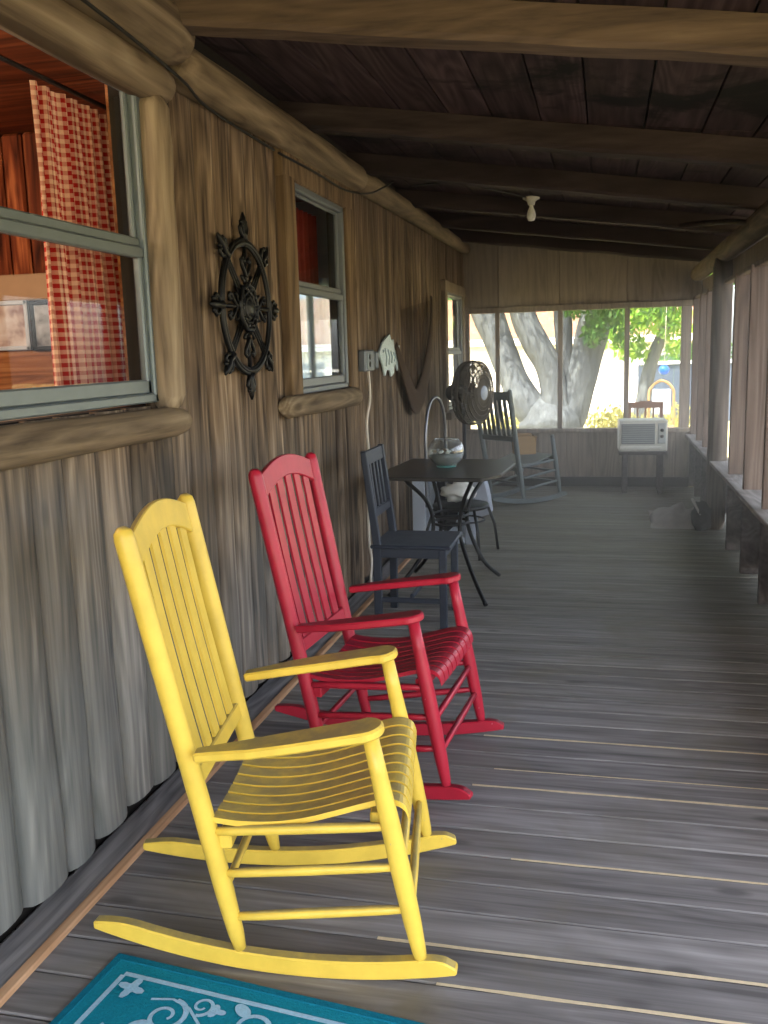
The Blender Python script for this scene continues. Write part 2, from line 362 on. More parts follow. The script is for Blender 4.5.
# sash windows
def window(name, y0, y1, z0, z1, zr, fm, label, fw=.035):
    root = bpy.data.objects.new(name, None); COL.objects.link(root); root.location = (-1.46, (y0+y1)/2, z0); root['kind'] = 'structure'; root['label'] = label
    c = Vector(root.location); m = MB()
    def b(m, ya, yb, za, zb, x=0, d=.04): m.box((x, (ya+yb)/2-c.y, (za+zb)/2-c.z), (d, yb-ya, zb-za), None, .005)
    b(m, y0, y0+fw, z0, z1); b(m, y1-fw, y1, z0, z1); b(m, y0, y1, z1-fw, z1); b(m, y0, y1, z0, z0+.03)
    m.build('window_frame', fm, root)
    m = MB(); a, q = y0+fw, y1-fw
    b(m, a, a+.025, z0+.03, zr, -.004, .025); b(m, q-.025, q, z0+.03, zr, -.004, .025); b(m, a, q, z0+.03, z0+.075, -.004, .025); b(m, a, q, zr-.035, zr, -.002, .03); m.build('lower_sash', fm, root)
    m = MB(); b(m, a, a+.02, zr, z1-fw, -.016, .02); b(m, q-.02, q, zr, z1-fw, -.016, .02); b(m, a, q, zr, zr+.03, -.014, .03); b(m, a, q, z1-fw-.012, z1-fw, -.016, .02); m.build('upper_sash', fm, root)
    hp = (q-a-.03)/2; m = MB(); m.add([(-.006, -hp, z0+.06-c.z), (-.006, hp, z0+.06-c.z), (-.006, hp, zr-.025-c.z), (-.006, -hp, zr-.025-c.z)], [[0,1,2,3]]); m.build('lower_pane', GLASS, root)
    m = MB(); m.add([(-.018, -hp, zr+.01-c.z), (-.018, hp, zr+.01-c.z), (-.018, hp, z1-fw-.01-c.z), (-.018, -hp, z1-fw-.01-c.z)], [[0,1,2,3]]); m.build('upper_pane', GLASS, root)
    return root
window('window_1', W1[0], W1[1]+.02, W1[2]+.01, W1[3]-.01, 1.805, ALU, 'large grey metal sash window beside the log sill, red curtain inside')
window('window_2', W2[0], W2[1], W2[2], W2[3], 1.78, ALUL, 'narrow grey sash window past the iron wheel')
window('window_3', W3[0], W3[1], W3[2]+.01, W3[3], 1.45, ALUL, 'far narrow sash window at the porch corner behind the fan')

# ------------------------------------------------------------------ rooms behind the windows
mb = MB(); y = -1.2
for xx in [-4.4 + .11*i for i in range(26)]: mb.box((xx+.05, 4.02, 1.25), (.102, .05, 2.5), None, .012)
struct('wall_room_partition', mb, LACQ)
mb = MB(); mb.box((-4.45, 2.6, 1.2), (.1, 7.9, 2.6)); mb.box((-3.0, -1.3, 1.2), (3, .1, 2.6)); struct('wall_room_back', mb, LACQ)
struct('floor_room', MB().box((-3.0, 2.6, -.06), (3.0, 7.9, .1)), PINE)
struct('ceiling_room_sunblock', MB().box((-3.0, 4.4, 2.56), (2.95, 11.5, .1)), wood('red room ceiling', srgb(70,28,12), srgb(120,58,30), srgb(150,84,48), 'x', 20, .8, .3, .5, .2))  # room ceiling, lengthened past the rooms to keep sun off the far window
# far wall of the second room; opening added to imitate a bright sash reflection
mb = MB(); mb.box((-3.4, 6.5, 1.2), (2.1, .08, 2.6)); mb.box((-1.67, 6.5, 1.2), (.26, .08, 2.6)); mb.box((-2.07, 6.5, .55), (.54, .08, 1.3)); mb.box((-2.07, 6.5, 2.25), (.54, .08, .6))
struct('wall_room_far', mb, plain('pale room wall', srgb(170,176,184), .8))
mb = MB()
for x0 in (-2.33, -2.07, -1.81): mb.box((x0, 6.48, 1.57), (.04, .05, .76), None, .004)
for z0 in (1.2, 1.94): mb.box((-2.07, 6.48, z0), (.56, .05, .05), None, .004)
struct('added_window', mb, plain('white window wood', srgb(190,204,220), .5), 'white framed opening added to imitate a bright reflection in the second sash window')

mb = MB(); mb.box((-1.52, 2.845, 1.8), (.07, .03, 1.06)); struct('trim_19', mb, PINE)
t = NT('sheer cloth'); t.t.nodes.remove(t.p); tr = t.n('ShaderNodeBsdfTransparent'); tl = t.n('ShaderNodeBsdfTranslucent'); tl.inputs[0].default_value = srgb(190,214,246); tr.inputs[0].default_value = srgb(196,216,244)
m = t.n('ShaderNodeMixShader'); m.inputs[0].default_value = .7; t.l(tr.outputs[0], m.inputs[1]); t.l(tl.outputs[0], m.inputs[2]); t.l(m.outputs[0], t.out.inputs[0]); SHEER = t.mat
tag(MB().sheet([[(-2.38+.62*j/40, 6.42+.012*math.sin(j*1.3), 1.98-.8*i/8) for j in range(41)] for i in range(9)]).build('added_sheer', SHEER), 'pale blue sheer added to tint the light behind the narrow sash window', 'curtain')  # sheer added so light from the opening turns pale blue
# ------------------------------------------------------------------ ceiling, rafters, beam
mb = MB(); x = -1.55
slope = math.atan(-.127); ny = [Y0-.2, 1.55, 4.5, 7.0, Y1+.3]
while x < 1.35:
    w = rnd.uniform(.19, .25)
    for i in range(4):
        a, b = ny[i], ny[i+1]; mb.box((x+w/2, (a+b)/2, rafz(x+w/2)+.125), (w-.005, b-a-.004, .022), (0, -slope, 0), .003)
    x += w
mb.box((-.1, 4.1, rafz(-.1)+.16), (3.1, 12.2, .03), (0, -slope, 0), 0, 1)
struct('ceiling', mb, [CEIL, DARK])
def rafter(name, y1, y2_, wd, h, mat, seed):
    m = MB(); a, b = Vector((-1.55, y1-wd/2, rafz(-1.55)+h/2)), Vector((1.2, y2_-wd/2, rafz(1.2)+h/2))
    M, L = frame_between(a, b); bm = bmesh.new(); n = 24; rows = []
    for i in range(n+1):
        xx = -L/2 + L*i/n; dy = .012*noise.noise(Vector((i*.3, seed, 1))); dz = .008*noise.noise(Vector((i*.35, seed, 7)))
        pr = [(-wd/2,-h/2+.015),(-wd/2+.015,-h/2),(wd/2-.015,-h/2),(wd/2,-h/2+.015),(wd/2,h/2),(-wd/2,h/2)]
        rows.append([M @ Vector((xx, p[0]+dy, p[1]+(dz if p[1] < 0 else 0))) for p in pr] + [M @ Vector((xx, pr[0][0]+dy, pr[0][1]+dz))])
    m.sheet(rows, 0, False); bm.free(); return struct(name, m, mat)
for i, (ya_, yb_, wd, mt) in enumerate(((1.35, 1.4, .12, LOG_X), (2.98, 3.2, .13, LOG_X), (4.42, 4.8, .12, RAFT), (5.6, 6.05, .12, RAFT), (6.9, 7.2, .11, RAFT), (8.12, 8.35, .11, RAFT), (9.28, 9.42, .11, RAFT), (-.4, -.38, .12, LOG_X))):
    rafter('ceiling_beam', ya_, yb_, wd, .11, mt, i*3.3)
struct('beam_right', log([(.87, Y0, 2.13), (.865, 2, 2.125), (.87, 6, 2.13), (.87, Y1, 2.125)], .075, 12, 14, .05), wood('dark eave log', srgb(60,48,40), srgb(100,84,70), srgb(126,108,92), 'y', 20, .9, .2, .85, .3))

# ------------------------------------------------------------------ right side: studs, rail, knee wall, header
mb = MB(); mb.box((.885, 6.2, .53), (.17, 7.5, .03), None, .005); struct('trim_11', mb, wood('rail board', srgb(84,78,72), srgb(118,110,102), srgb(142,134,126), 'y', 22, .9, .2, .85, .3), 'pale rail board along the half wall on the right')
mb = MB()
for i, z in enumerate((.07, .22, .37)): mb.box((.985, 6.2, z+.065), (.02, 7.5, .142), None, .003)
struct('wall_right', mb, SIDING)
mb = MB(); mb.box((.95, 6.2, 1.99), (.05, 7.5, .16), None, .005); struct('trim_12', mb, STUD)
mb = MB(); mb.box((.885, 6.2, 1.905), (.05, 7.5, .03), None, .004); struct('trim_13', mb, STUD)
sy = [9.86, 9.2, 8.6, 8.05, 6.78, 6.06, 5.33, 4.66, 4.05, 3.5, 2.95, 2.5]
for i, yy in enumerate(sy):
    m = MB(); d = .125; m.box((.845+d/2, yy+.02, 1.22), (d, .04, 1.38), None, .004); struct('trim_stud', m, STUD)
    m = MB(); m.box((.845+d/2, yy+.022, .26), (d, .042, .51), None, .004); struct('trim_stud_shaded', m, SIDING)  # darker colour imitates the shade below the rail
m = log([(.86, 7.62, 0), (.86, 7.62, 1), (.862, 7.62, 2.08)], .075, 21, 12, .04); struct('trim_post', m, wood('dark round post', srgb(56,48,42), srgb(90,80,72), srgb(112,100,90), 'z', 20, .9, .2, .85, .3), 'round post in the right side wall')
struct('trim_14', MB().box((.925, 7.05, 1.25), (.05, .03, 1.36), None, .004), wood('whitewashed strip', srgb(140,142,136), srgb(180,182,174), srgb(206,206,198), 'z', 20, .9, .2, .85, .3), 'whitewashed strip on the round post')
# bent branch brace under the eave
tag(log([(.5, 6.9, 2.255), (.66, 6.7, 2.24), (.78, 6.3, 2.19), (.83, 5.8, 2.1)], .018, 31, 8, .1).build('bent_brace', RAFT), 'thin bent branch curving from the rafters to the right eave log', 'brace')

# ------------------------------------------------------------------ end wall: half wall, header and mullions around an open screened band
mb = MB(); xe0, xe1 = -1.5, .98; zb, zt1 = .61, 1.825
n = 9
for i in range(n):
    a = xe0 + (xe1-xe0)*i/n; b = xe0 + (xe1-xe0)*(i+1)/n; mb.box(((a+b)/2, Y1+.03, zb/2), (b-a-.004, .03, zb), None, .004)
for a, b in ((-1.5, -1.1), (-1.1, -.47), (-.47, .2), (.2, .98)):
    zt2 = rafz((a+b)/2)+.2; mb.box(((a+b)/2, Y1+.03, (zt1+zt2)/2), (b-a-.005, .03, zt2-zt1), None, .004)
mb.box((-.26, Y1+.055, zb/2), (2.5, .02, zb)); mb.box((-.26, Y1+.055, 2.3), (2.5, .02, .93)); struct('wall_end', mb, ENDW)
mb = MB(); mb.box((-.26, Y1-.005, zb-.02), (2.44, .06, .04), None, .005); struct('trim_15', mb, ENDW)
mb = MB(); mb.box((-.26, Y1+.0, zt1+.03), (2.44, .05, .06), None, .005); struct('trim_16', mb, ENDW)
for i, (xx, w) in enumerate(((-1.44, .07), (-1.11, .045), (-.46, .05), (.21, .05), (.785, .1))):
    struct('trim_mullion', MB().box((xx, Y1+.005, (zb+zt1)/2), (w, .05, zt1-zb), None, .004), ENDW)
struct('baseboard_end', MB().box((-.3, Y1-.012, .05), (2.3, .03, .1), None, .005), DARK)
struct('window_screen', MB().box((-.3, Y1+.035, (zb+zt1)/2), (2.2, .001, zt1-zb)), mesh_screen('insect screen', srgb(190,190,180), .10), 'fine insect screen across the end opening')

# ------------------------------------------------------------------ rocking chairs
def zrock(x): return .288*(x+.08)**2
def rocking_chair(label, M, pose, flat=False, nsl=5, seatm=None):
    root = thing('rocking_chair', label, 'rocking chair', (pose[0], pose[1], 0), pose[2])
    wb, wf = .225, .276
    def post(z): return -.215 - .205*(z-.054)/1.031
    def wy(x): return wb + (wf-wb)*(x+.215)/.435
    for s in (-1, 1):
        zs = [.05, .09, .2, .4, .6, .8, 1.0, 1.06]; rr = [.014, .019, .023, .024, .024, .0245, .024, .024]
        P = [(post(z), s*(wb+.018*max(0, (z-.4)/.68)), z) for z in zs]
        P += [(post(1.075), s*(wb+.018), 1.075), (post(1.087), s*(wb+.018), 1.087)]; rr += [.021, .009]
        MB().tube(P, rr, 14).build('back_post', M, root)
        P, rr = [], []
        for k, z in enumerate([.055, .09, .16, .28, .4, .52, .612]):
            t = (z-.075)/.535; P.append((.22-.1*t, s*(wf-.006*t), z)); rr.append([.012, .017, .021, .0235, .023, .02, .0185][k])
        MB().tube(P, rr, 14).build('leg', M, root)
        # rocker
        top, bot = [], []
        for k in range(33):
            x = -.585 + .89*k/32; h = .046
            if k < 4: h = .02 + .026*math.sin(k/4*math.pi/2)
            if k > 29: h = .046*math.sqrt(max(0.03, 1-((k-29)/3.2)**2))
            bot.append((x, zrock(x))); top.append((x, zrock(x)+h))
        ang = math.atan2(s*(wf-wb), .435); L = 1/math.cos(ang)
        mm = MB(); pr = bot + top[::-1]; Mr = basis((0, s*wy(0)+.0, 0), Vector((math.cos(ang), math.sin(ang), 0)), Vector((0,0,1)), Vector((math.sin(ang), -math.cos(ang), 0)))
        mm.prism([(x*L, z) for x, z in pr], .032, Mr @ Matrix.Translation((0,0,-.016)), .004); mm.build('rocker', M, root)
        # arm
        yc = s*.262
        outl = [(-.285, -.02), (-.24, -.026), (-.15, -.045), (-.05, -.05), (.09, -.048)] + [(.105+.05*math.cos(R(a)), .05*math.sin(R(a))) for a in range(-80, 81, 16)] + [(.09, .042), (-.05, .034), (-.15, .026), (-.24, .022), (-.285, .02)]
        outl = [(x, q*(-s)*-1 if False else q) for x, q in outl]
        a0, a1 = Vector((-.285, 0, .558)), Vector((.155, 0, .628)); dx = (a1-a0).normalized(); Mx = basis((0, yc, .558+.285*dx.z/dx.x-.012), dx, Vector((0, float(s)*-1, 0)), dx.cross(Vector((0, float(s)*-1, 0))))
        tt = .024 if s == -1 else -.024
        if not flat: MB().prism(outl, tt, Mx, .005).build('armrest', M, root)
        else: MB().sphere((.12, s*.27, .622), .02, 0, 2).build('knob', M, root)
        # side rungs
        for z0, z1, xa, xb in ((.352, .395, 0, 0), (.245, .297, 0, 0), (.133, .193, 0, 0)):
            p0 = (post(z0), s*wb, z0); q = (z1-.075)/.535; p1 = (.22-.1*q, s*(wf-.006*q), z1)
            p0, p1 = Vector(p0), Vector(p1); MB().tube([p0, p0.lerp(p1,.15), p0.lerp(p1,.5), p0.lerp(p1,.85), p1], [.009, .0115, .0125, .0115, .009], 10).build('rung', M, root)
    for z in (.285, .18):
        q = (z-.075)/.535; x = .22-.1*q; MB().tube([(x, -wf, z), (x, -.1, z), (x, .1, z), (x, wf, z)], [.009, .0115, .0115, .009], 10).build('rung', M, root)
    for z in (.2,):
        x = post(z); MB().tube([(x, -wb, z), (x, 0, z), (x, wb, z)], [.009, .0115, .009], 10).build('rung', M, root)
    # crest, lower back rail, slats in the leaning back plane
    ob = Vector((post(.5), 0, .5)); zx = Vector((post(1.0)-post(.5), 0, .5)).normalized(); nx = Vector((0,1,0)).cross(zx).normalized()
    B = basis(ob, Vector((0,1,0)), zx, Vector((0,1,0)).cross(zx))
    wi = wb - .012; sc = 1/zx.z
    def T(z): return (z-.5)*sc
    up, lo = [], []
    for k in range(17):
        yv = -wi + 2*wi*k/16; c = math.cos(yv/wi*math.pi/2)
        up.append((yv, T(1.064 + (0 if flat else .042*c)))); lo.append((yv, T(.985 + (0 if flat else .05*c))))
    MB().prism(lo + up[::-1], .018, B @ Matrix.Translation((0,0,-.009)), .003).build('crest_rail', M, root)
    zl0, zl1 = (.455, .5) if not flat else (.6, .65)
    MB().prism([(-wi, T(zl0)), (wi, T(zl0)), (wi, T(zl1)), (-wi, T(zl1))], .02, B @ Matrix.Translation((0,0,-.01)), .004).build('back_rail', M, root)
    gapn = nsl + 1; sw = .046 if nsl == 5 else .042; g = (2*(wi-.012) - nsl*sw)/gapn
    for k in range(nsl):
        yc = -(wi-.012) + g*(k+1) + sw*(k+.5); c = math.cos(yc/wi*math.pi/2); zt_ = .99 + (0 if flat else .05*c)
        mm = MB(); nn = 12; a = []; b2 = []; lum = .004
        rows = []
        for i in range(nn+1):
            z = T(zl1-.01) + (T(zt_)-T(zl1-.01))*i/nn; bow = -lum*math.sin(math.pi*i/nn)
            rows.append([B @ Vector((yc+q*sw/2, z, bow+w)) for q, w in ((-1,-.004),(1,-.004),(1,.004),(-1,.004),(-1,-.004))])
        mm.sheet(rows, 0, False); mm.build('back_slat', M, root)
    # seat: front-to-back slats following a dished profile
    prof = [(-.262, .392), (-.2, .384), (-.12, .384), (-.04, .396), (.04, .418), (.1, .436), (.14, .445), (.17, .444), (.192, .43), (.2, .405)]
    P = smooth_path([(x, 0, z) for x, z in prof], 3); mm = MB(); ns = 9 if not flat else 1
    for k in range(ns):
        def yy(x, e): w = (.235 if x < .1 else .235) + .0*(x); return -w + 2*w*(k+e)/ns
        e0, e1 = (.1, .9) if ns > 1 else (0, 1); rows = []
        for p in P:
            w0 = .235 + .012*(p.x+.26)/.46; ya, yb = -w0 + 2*w0*(k+e0)/ns, -w0 + 2*w0*(k+e1)/ns; th = .014
            D = lambda y: -(.016 if ns > 1 else 0)*(1-(y/w0)**2) * (1 if p.x < .1 else max(0, 1-(p.x-.1)/.1*.5))
            za, zb_ = p.z + D(ya), p.z + D(yb)
            rows.append([(p.x, ya, za-th), (p.x, yb, zb_-th), (p.x, yb, zb_), (p.x, ya, za), (p.x, ya, za-th)])
        mm.sheet(rows, 0, False); mm.add(rows[0][:4], [[0,1,2,3]]); mm.add(rows[-1][:4], [[3,2,1,0]])
    so_ = mm.build('seat', seatm or M, root)
    for x, z, h in ((-.235, .33, .04), (.125, .382, .045)):
        MB().box((x, 0, z), (.032, .46, h), None, .004).build('seat_cleat', M, so_)
    return root
rocking_chair('bright yellow slatted wooden rocking chair in front of the teal rug', YEL, (-.661, 2.122, .161))
rocking_chair('red slatted wooden rocking chair with maroon worn arms beyond the yellow one', RED, (-.681, 3.036, -.074))
rocking_chair('grey green rocking chair in the far corner with a tan box on its seat', GRY, (-.77, 9.0, R(50)), True, 6, CANE)

# ------------------------------------------------------------------ rug
rug = thing('area_rug', 'teal area rug with pale blue scroll border in front of the yellow rocker', 'rug', (-1.151, 1.845, 0), R(-6.6))
mb = MB(); LX, LY = 1.9, 1.3
mb.box((LX/2, -LY/2, .005), (LX, LY, .009), None, .003); b0 = mb.build('pile', TEAL, rug)
mb = MB()
for c, s_ in (((LX/2, -.012, .0065), (LX, .024, .01)), ((.012, -LY/2, .0062), (.024, LY-.002, .01)), ((LX/2, -LY+.012, .0065), (LX, .024, .01)), ((LX-.012, -LY/2, .0062), (.024, LY-.002, .01))): mb.box(c, s_, None, .003)
mb.build('binding', TEALD, rug)
mb = MB(); Z = .0105
def ribbon(pts, w):
    global Z
    Z += .00006; pts = [Vector((p[0], p[1], Z)) for p in pts]; A, B_ = [], []
    for i, p in enumerate(pts):
        t = (pts[min(i+1, len(pts)-1)]-pts[max(i-1, 0)]).normalized(); n_ = Vector((-t.y, t.x, 0)); ww = w if not callable(w) else w(i/(len(pts)-1))
        A.append(p+n_*ww/2); B_.append(p-n_*ww/2)
    mb.sheet([B_, A], 0, False)
def blob(cx, cy, rr, lob=0, ph=0, el=1.0, rot=0):
    global Z
    Z += .00006
    n_ = 24; vs = []
    for k in range(n_):
        a = 2*math.pi*k/n_; q = rr*(1+.45*math.cos(lob*a+ph)) if lob else rr; x_, y_ = q*math.cos(a)*el, q*math.sin(a)
        vs.append((cx + x_*math.cos(rot)-y_*math.sin(rot), cy + x_*math.sin(rot)+y_*math.cos(rot), Z))
    mb.add(vs, [list(range(n_))])
ins = .062
for w, d in ((.013, 0), (.004, .3)):
    q = ins if d == 0 else .3
    ribbon([(q, -q), (LX-q, -q)], w); ribbon([(q, -q-w/2), (q, -LY+q)], w); ribbon([(q, -LY+q), (LX-q, -LY+q)], w); ribbon([(LX-q, -q-w/2), (LX-q, -LY+q)], w)
def spiral(cx, cy, r0, r1, a0, turns, w=.011):
    ribbon([(cx + (r0+(r1-r0)*k/30)*math.cos(a0+turns*2*math.pi*k/30), cy + (r0+(r1-r0)*k/30)*math.sin(a0+turns*2*math.pi*k/30)) for k in range(31)], lambda t: w*(1.1-.5*t))
def motif(T_):
    pass
def border(px, py, ux, uy, vx, vy, length):
    # scrolls laid along direction u, inward v
    global ribbon_off
    s_ = .1; i = 0
    while s_ < length-.06:
        sg = 1 if i % 2 == 0 else -1
        def P(a, b): return (px+ux*a+vx*b, py+uy*a+vy*b)
        hand = (ux*vy-uy*vx)
        c = P(s_+.06, .075 + .012*sg); a0 = math.atan2(vy*-sg, vx*-sg)
        spiral(c[0], c[1], .052, .012, a0, 1.35*sg*hand, .012)
        c2 = P(s_+.125, .055 - .02*sg); spiral(c2[0], c2[1], .03, .008, a0+math.pi, -1.2*sg*hand, .009)
        e = P(s_+.02, .075+.055*sg); blob(e[0], e[1], .015, 0, 0, 1.7, math.atan2(uy, ux)+.6*sg)
        e = P(s_+.1, .1+.04*sg); blob(e[0], e[1], .012, 0, 0, 1.8, math.atan2(uy, ux)-.6*sg)
        e = P(s_+.165, .04); blob(e[0], e[1], .016, 3, .5*i, 1, 0)
        ribbon([P(s_+.0, .08-.03*sg), P(s_+.05, .08-.045*sg), P(s_+.1, .07-.02*sg), P(s_+.15, .06+.03*sg), P(s_+.2, .08+.035*sg)], .007)
        s_ += .2; i += 1
border(ins+.012, -ins-.008, 1, 0, 0, -1, LX-2*ins); border(ins+.008, -ins-.06, 0, -1, 1, 0, LY-2*ins-.06)
blob(ins+.05, -ins-.045, .026, 4, .6)
for k in range(7):
    blob(.45+.18*k, -.42-.08*(k % 2), .03, 5, k); spiral(.38+.18*k, -.38-.1*((k+1) % 2), .06, .012, k, 1.3)
mb.build('scroll_pattern', PALE, rug)

# ------------------------------------------------------------------ black slat-back chair
root = thing('side_chair', 'slate black wooden side chair with slatted back beside the dark table', 'chair', (-.985, 4.84, 0), 0)
xb, xf, hy = -.2, .19, .19
for s in (-1, 1):
    MB().prism([(xb-.004,0),(xb+.036,0),(xb+.04,.45),(xb-.025,.945),(xb-.055,.945),(xb-.002,.45)], .034, basis((0, s*hy+.017, 0), Vector((1,0,0)), Vector((0,0,1)), Vector((0,-1,0))), .004).build('back_post', BLK, root)
    MB().box((xf-.02, s*(hy+.0), .215), (.038, .038, .43), None, .004).build('leg', BLK, root)
    MB().box(((xb+xf)/2, s*hy, .405), (xf-xb-.03, .022, .05), None, .003).build('seat_apron', BLK, root)
    MB().box(((xb+xf)/2, s*hy, .15), (xf-xb-.03, .018, .026), None, .003).build('stretcher', BLK, root)
MB().box((xf-.02, 0, .405), (.022, 2*hy-.03, .05), None, .003).build('seat_apron', BLK, root)
MB().box((0, 0, .17), (.018, 2*hy-.01, .026), None, .003).build('stretcher', BLK, root)
MB().box((.0, 0, .44), (.43, .43, .02), None, .006).build('seat', BLK, root)
lean = math.atan2(.057, .495)
def bx(z): return xb+.02 - .062*(z-.45)/.495
MB().box((bx(.905), 0, .905), (.02, 2*hy-.02, .075), (0, -lean, 0), .004).build('crest_rail', BLK, root)
MB().box((bx(.61), 0, .61), (.02, 2*hy-.02, .045), (0, -lean, 0), .004).build('back_rail', BLK, root)
for k in range(4):
    yc = -.11 + .22*k/3; MB().box((bx(.75), yc, .75), (.012, .03, .26), (0, -lean, 0), .002).build('back_slat', BLK, root)

# ------------------------------------------------------------------ bistro table
root = thing('bistro_table', 'dark rectangular bistro table on curved black iron legs', 'table', (-.93, 5.6, 0), R(-4))
c = .085; hx, hy = .37, .465
outl = [(-hx, -hy), (hx-c*.9, -hy), (hx-.02, -hy+c*1.6), (hx, -hy+c*2.4), (hx, hy-c*2.4), (hx-.02, hy-c*1.6), (hx-c*.9, hy), (-hx, hy)]
MB().prism(outl, .022, Matrix.Translation((0, 0, .718)), .006).build('tabletop', TABM, root)
FT = {(1,-1): (.315,-.48), (1,1): (.262,.24), (-1,1): (-.3,.24), (-1,-1): (-.29,-.4)}
for sx in (-1, 1):
    for sy_ in (-1, 1):
        fx, fy = FT[(sx, sy_)]
        P = smooth_path([(sx*.2, sy_*.3, .715), (sx*.19, sy_*.27, .68), (sx*.12, sy_*.14, .56), (sx*.085, sy_*.1, .43), (sx*.1, sy_*.13, .3), (fx*.68, fy*.66, .12), (fx, fy, .012)], 5)
        MB().tube(P, .0125, 8).build('leg', IRON, root)
for z in (.4, .45):
    MB().tube([(.112*math.cos(2*math.pi*k/28), .125*math.sin(2*math.pi*k/28), z) for k in range(28)], .009, 8, closed=True).build('brace_ring', IRON, root)
MB().box((0, 0, .705), (.42, .62, .02), None, .004).build('top_frame', IRON, root)

# ------------------------------------------------------------------ fish bowl with shells
bowl = thing('fish_bowl', 'round clear glass fish bowl with shells and water on the dark table', 'bowl', (-.955, 5.63, .741), 0)
r0 = .112; prof = [(.0, .002)] + [(r0*math.sin(R(a)), r0*.88*(1-math.cos(R(a)))+.0) for a in range(35, 142, 8)]
prof = [(.06, .001)] + prof[1:]; top = prof[-1]
inner = [(max(0, q-.004), z+.003) for q, z in prof]
gm = NT('bowl glass'); gm.t.nodes.remove(gm.p); tr = gm.n('ShaderNodeBsdfTransparent'); tr.inputs[0].default_value = (.82,.86,.86,1); gl = gm.n('ShaderNodeBsdfGlossy'); gl.inputs[1].default_value = .05
lw = gm.n('ShaderNodeLayerWeight'); lw.inputs[0].default_value = .5; mx = gm.n('ShaderNodeMixShader'); gm.l(lw.outputs['Facing'], mx.inputs[0]); gm.l(tr.outputs[0], mx.inputs[1]); df = gm.n('ShaderNodeBsdfDiffuse'); df.inputs[0].default_value = srgb(200,204,204)
m2 = gm.n('ShaderNodeMixShader'); m2.inputs[0].default_value = .35; gm.l(gl.outputs[0], m2.inputs[1]); gm.l(df.outputs[0], m2.inputs[2]); gm.l(m2.outputs[0], mx.inputs[2]); gm.l(mx.outputs[0], gm.out.inputs[0])
mb = MB(); mb.lathe([prof[0]] + prof[1:], None, 40); mb.tube([(top[0]*math.cos(2*math.pi*k/40), top[0]*math.sin(2*math.pi*k/40), top[1]) for k in range(40)], .003, 8, closed=True)
mb.build('glass', gm.mat, bowl)
MB().lathe([(.0, .0), (.055, .0), (.062, .004), (.06, .012), (.0, .012)], None, 32).build('base', plain('teal glass base', srgb(70,150,140), .2), bowl)
mb = MB(); mb.lathe([(.05, .014), (.078, .03), (.098, .06), (.103, .08), (.0, .082)], None, 32); mb.build('water', plain('cloudy water', srgb(150,154,150), .15, var=.2, scale=30), bowl)
SH = [plain('shell white', srgb(214,216,212), .5, var=.2), plain('shell tan', srgb(170,150,130), .5, var=.2)]
for k in range(16):
    a, q = (k*2*math.pi/10, .076) if k < 10 else ((k-10)*2*math.pi/5+.3, .036) if k < 15 else (0, 0)
    s_ = tag(MB().sphere((0,0,0), .0125, 0, 2, (1.25, .9, .8), .4, k).build('seashell', SH[k % 3 == 0]), 'small pale seashell lying in the glass fish bowl', 'shell', 'seashells in the fish bowl')
    s_.location = (-.955+q*math.cos(a), 5.63+q*math.sin(a), .741+.099); s_.rotation_euler = (0, 0, a+1.57)

# ------------------------------------------------------------------ hoop-back metal chair behind the table
root = thing('metal_chair', 'metal chair with tall grey hoop back between table and wall', 'chair', (-1.0, 6.5, 0), R(-12))
P = smooth_path([(-.185, -.19, .36), (-.185, -.19, .65), (-.185, -.185, .9), (-.185, -.12, 1.07), (-.185, 0, 1.125), (-.185, .12, 1.07), (-.185, .185, .9), (-.185, .19, .65), (-.185, .19, .36)], 6)
MB().tube(P, .012, 10).build('hoop_back', STEEL, root)
MB().lathe([(0, .335), (.19, .335), (.205, .345), (.205, .36), (.19, .368), (0, .365)], None, 32).build('seat', IRON, root)
for sx in (-1, 1):
    for sy_ in (-1, 1): MB().tube([(sx*.15, sy_*.14, .345), (sx*.19, sy_*.18, .2), (sx*.21, sy_*.2, .004)], .011, 8).build('leg', IRON, root)
MB().tube([(.17*math.cos(2*math.pi*k/24), .16*math.sin(2*math.pi*k/24), .25) for k in range(24)], .007, 6, closed=True).build('brace_ring', IRON, root)

# white open bin behind the table with cloths in it
root = thing('plastic_bin', 'white open-fronted plastic bin against the wall behind the table', 'bin', (-1.22, 6.88, 0), 0)
XZ = basis((0, .08, 0), Vector((1,0,0)), Vector((0,0,1)), Vector((0,-1,0)))
MB().prism([(-.2, 0), (-.1, 0), (-.1, .5)] + [(-.15+.05*math.cos(R(a)), .5+.1*math.sin(R(a))) for a in range(15, 180, 15)] + [(-.2, .5)], .16, XZ, .006).build('side_panel', WHITE, root)
MB().prism([(.2, 0), (.26, 0), (.28, .2), (.4, .24), (.37, .42), (.32, .6), (.2, .62)], .16, XZ, .006).build('side_panel', plain('grey white plastic', srgb(150,154,162), .5, var=.06), root)
MB().box((.05, .07, .28), (.3, .018, .52), None, .005).build('back_panel', WHITE, root)
MB().box((.05, 0, .03), (.3, .155, .05), None, .008).build('base_tray', WHITE, root)
tag(MB().sphere((-1.17, 6.865, .3), .1, 0, 3, (.95, .45, 2.1), .25, 3, 2.5).build('bundled_cloth', plain('navy cloth', srgb(36,35,46), .95, 0, .1, .3, 40, .6)), 'dark navy bundled cloth stuffed in the white bin', 'cloth')
tag(MB().sphere((-1.02, 6.5, .455), .085, 0, 3, (1.3, 1.0, .8), .55, 9, 3).build('crumpled_bag', plain('white plastic bag', srgb(216,214,204), .5, 0, .4, .15, 30, .5)), 'crumpled white plastic bag on the metal chair seat behind the table', 'bag')

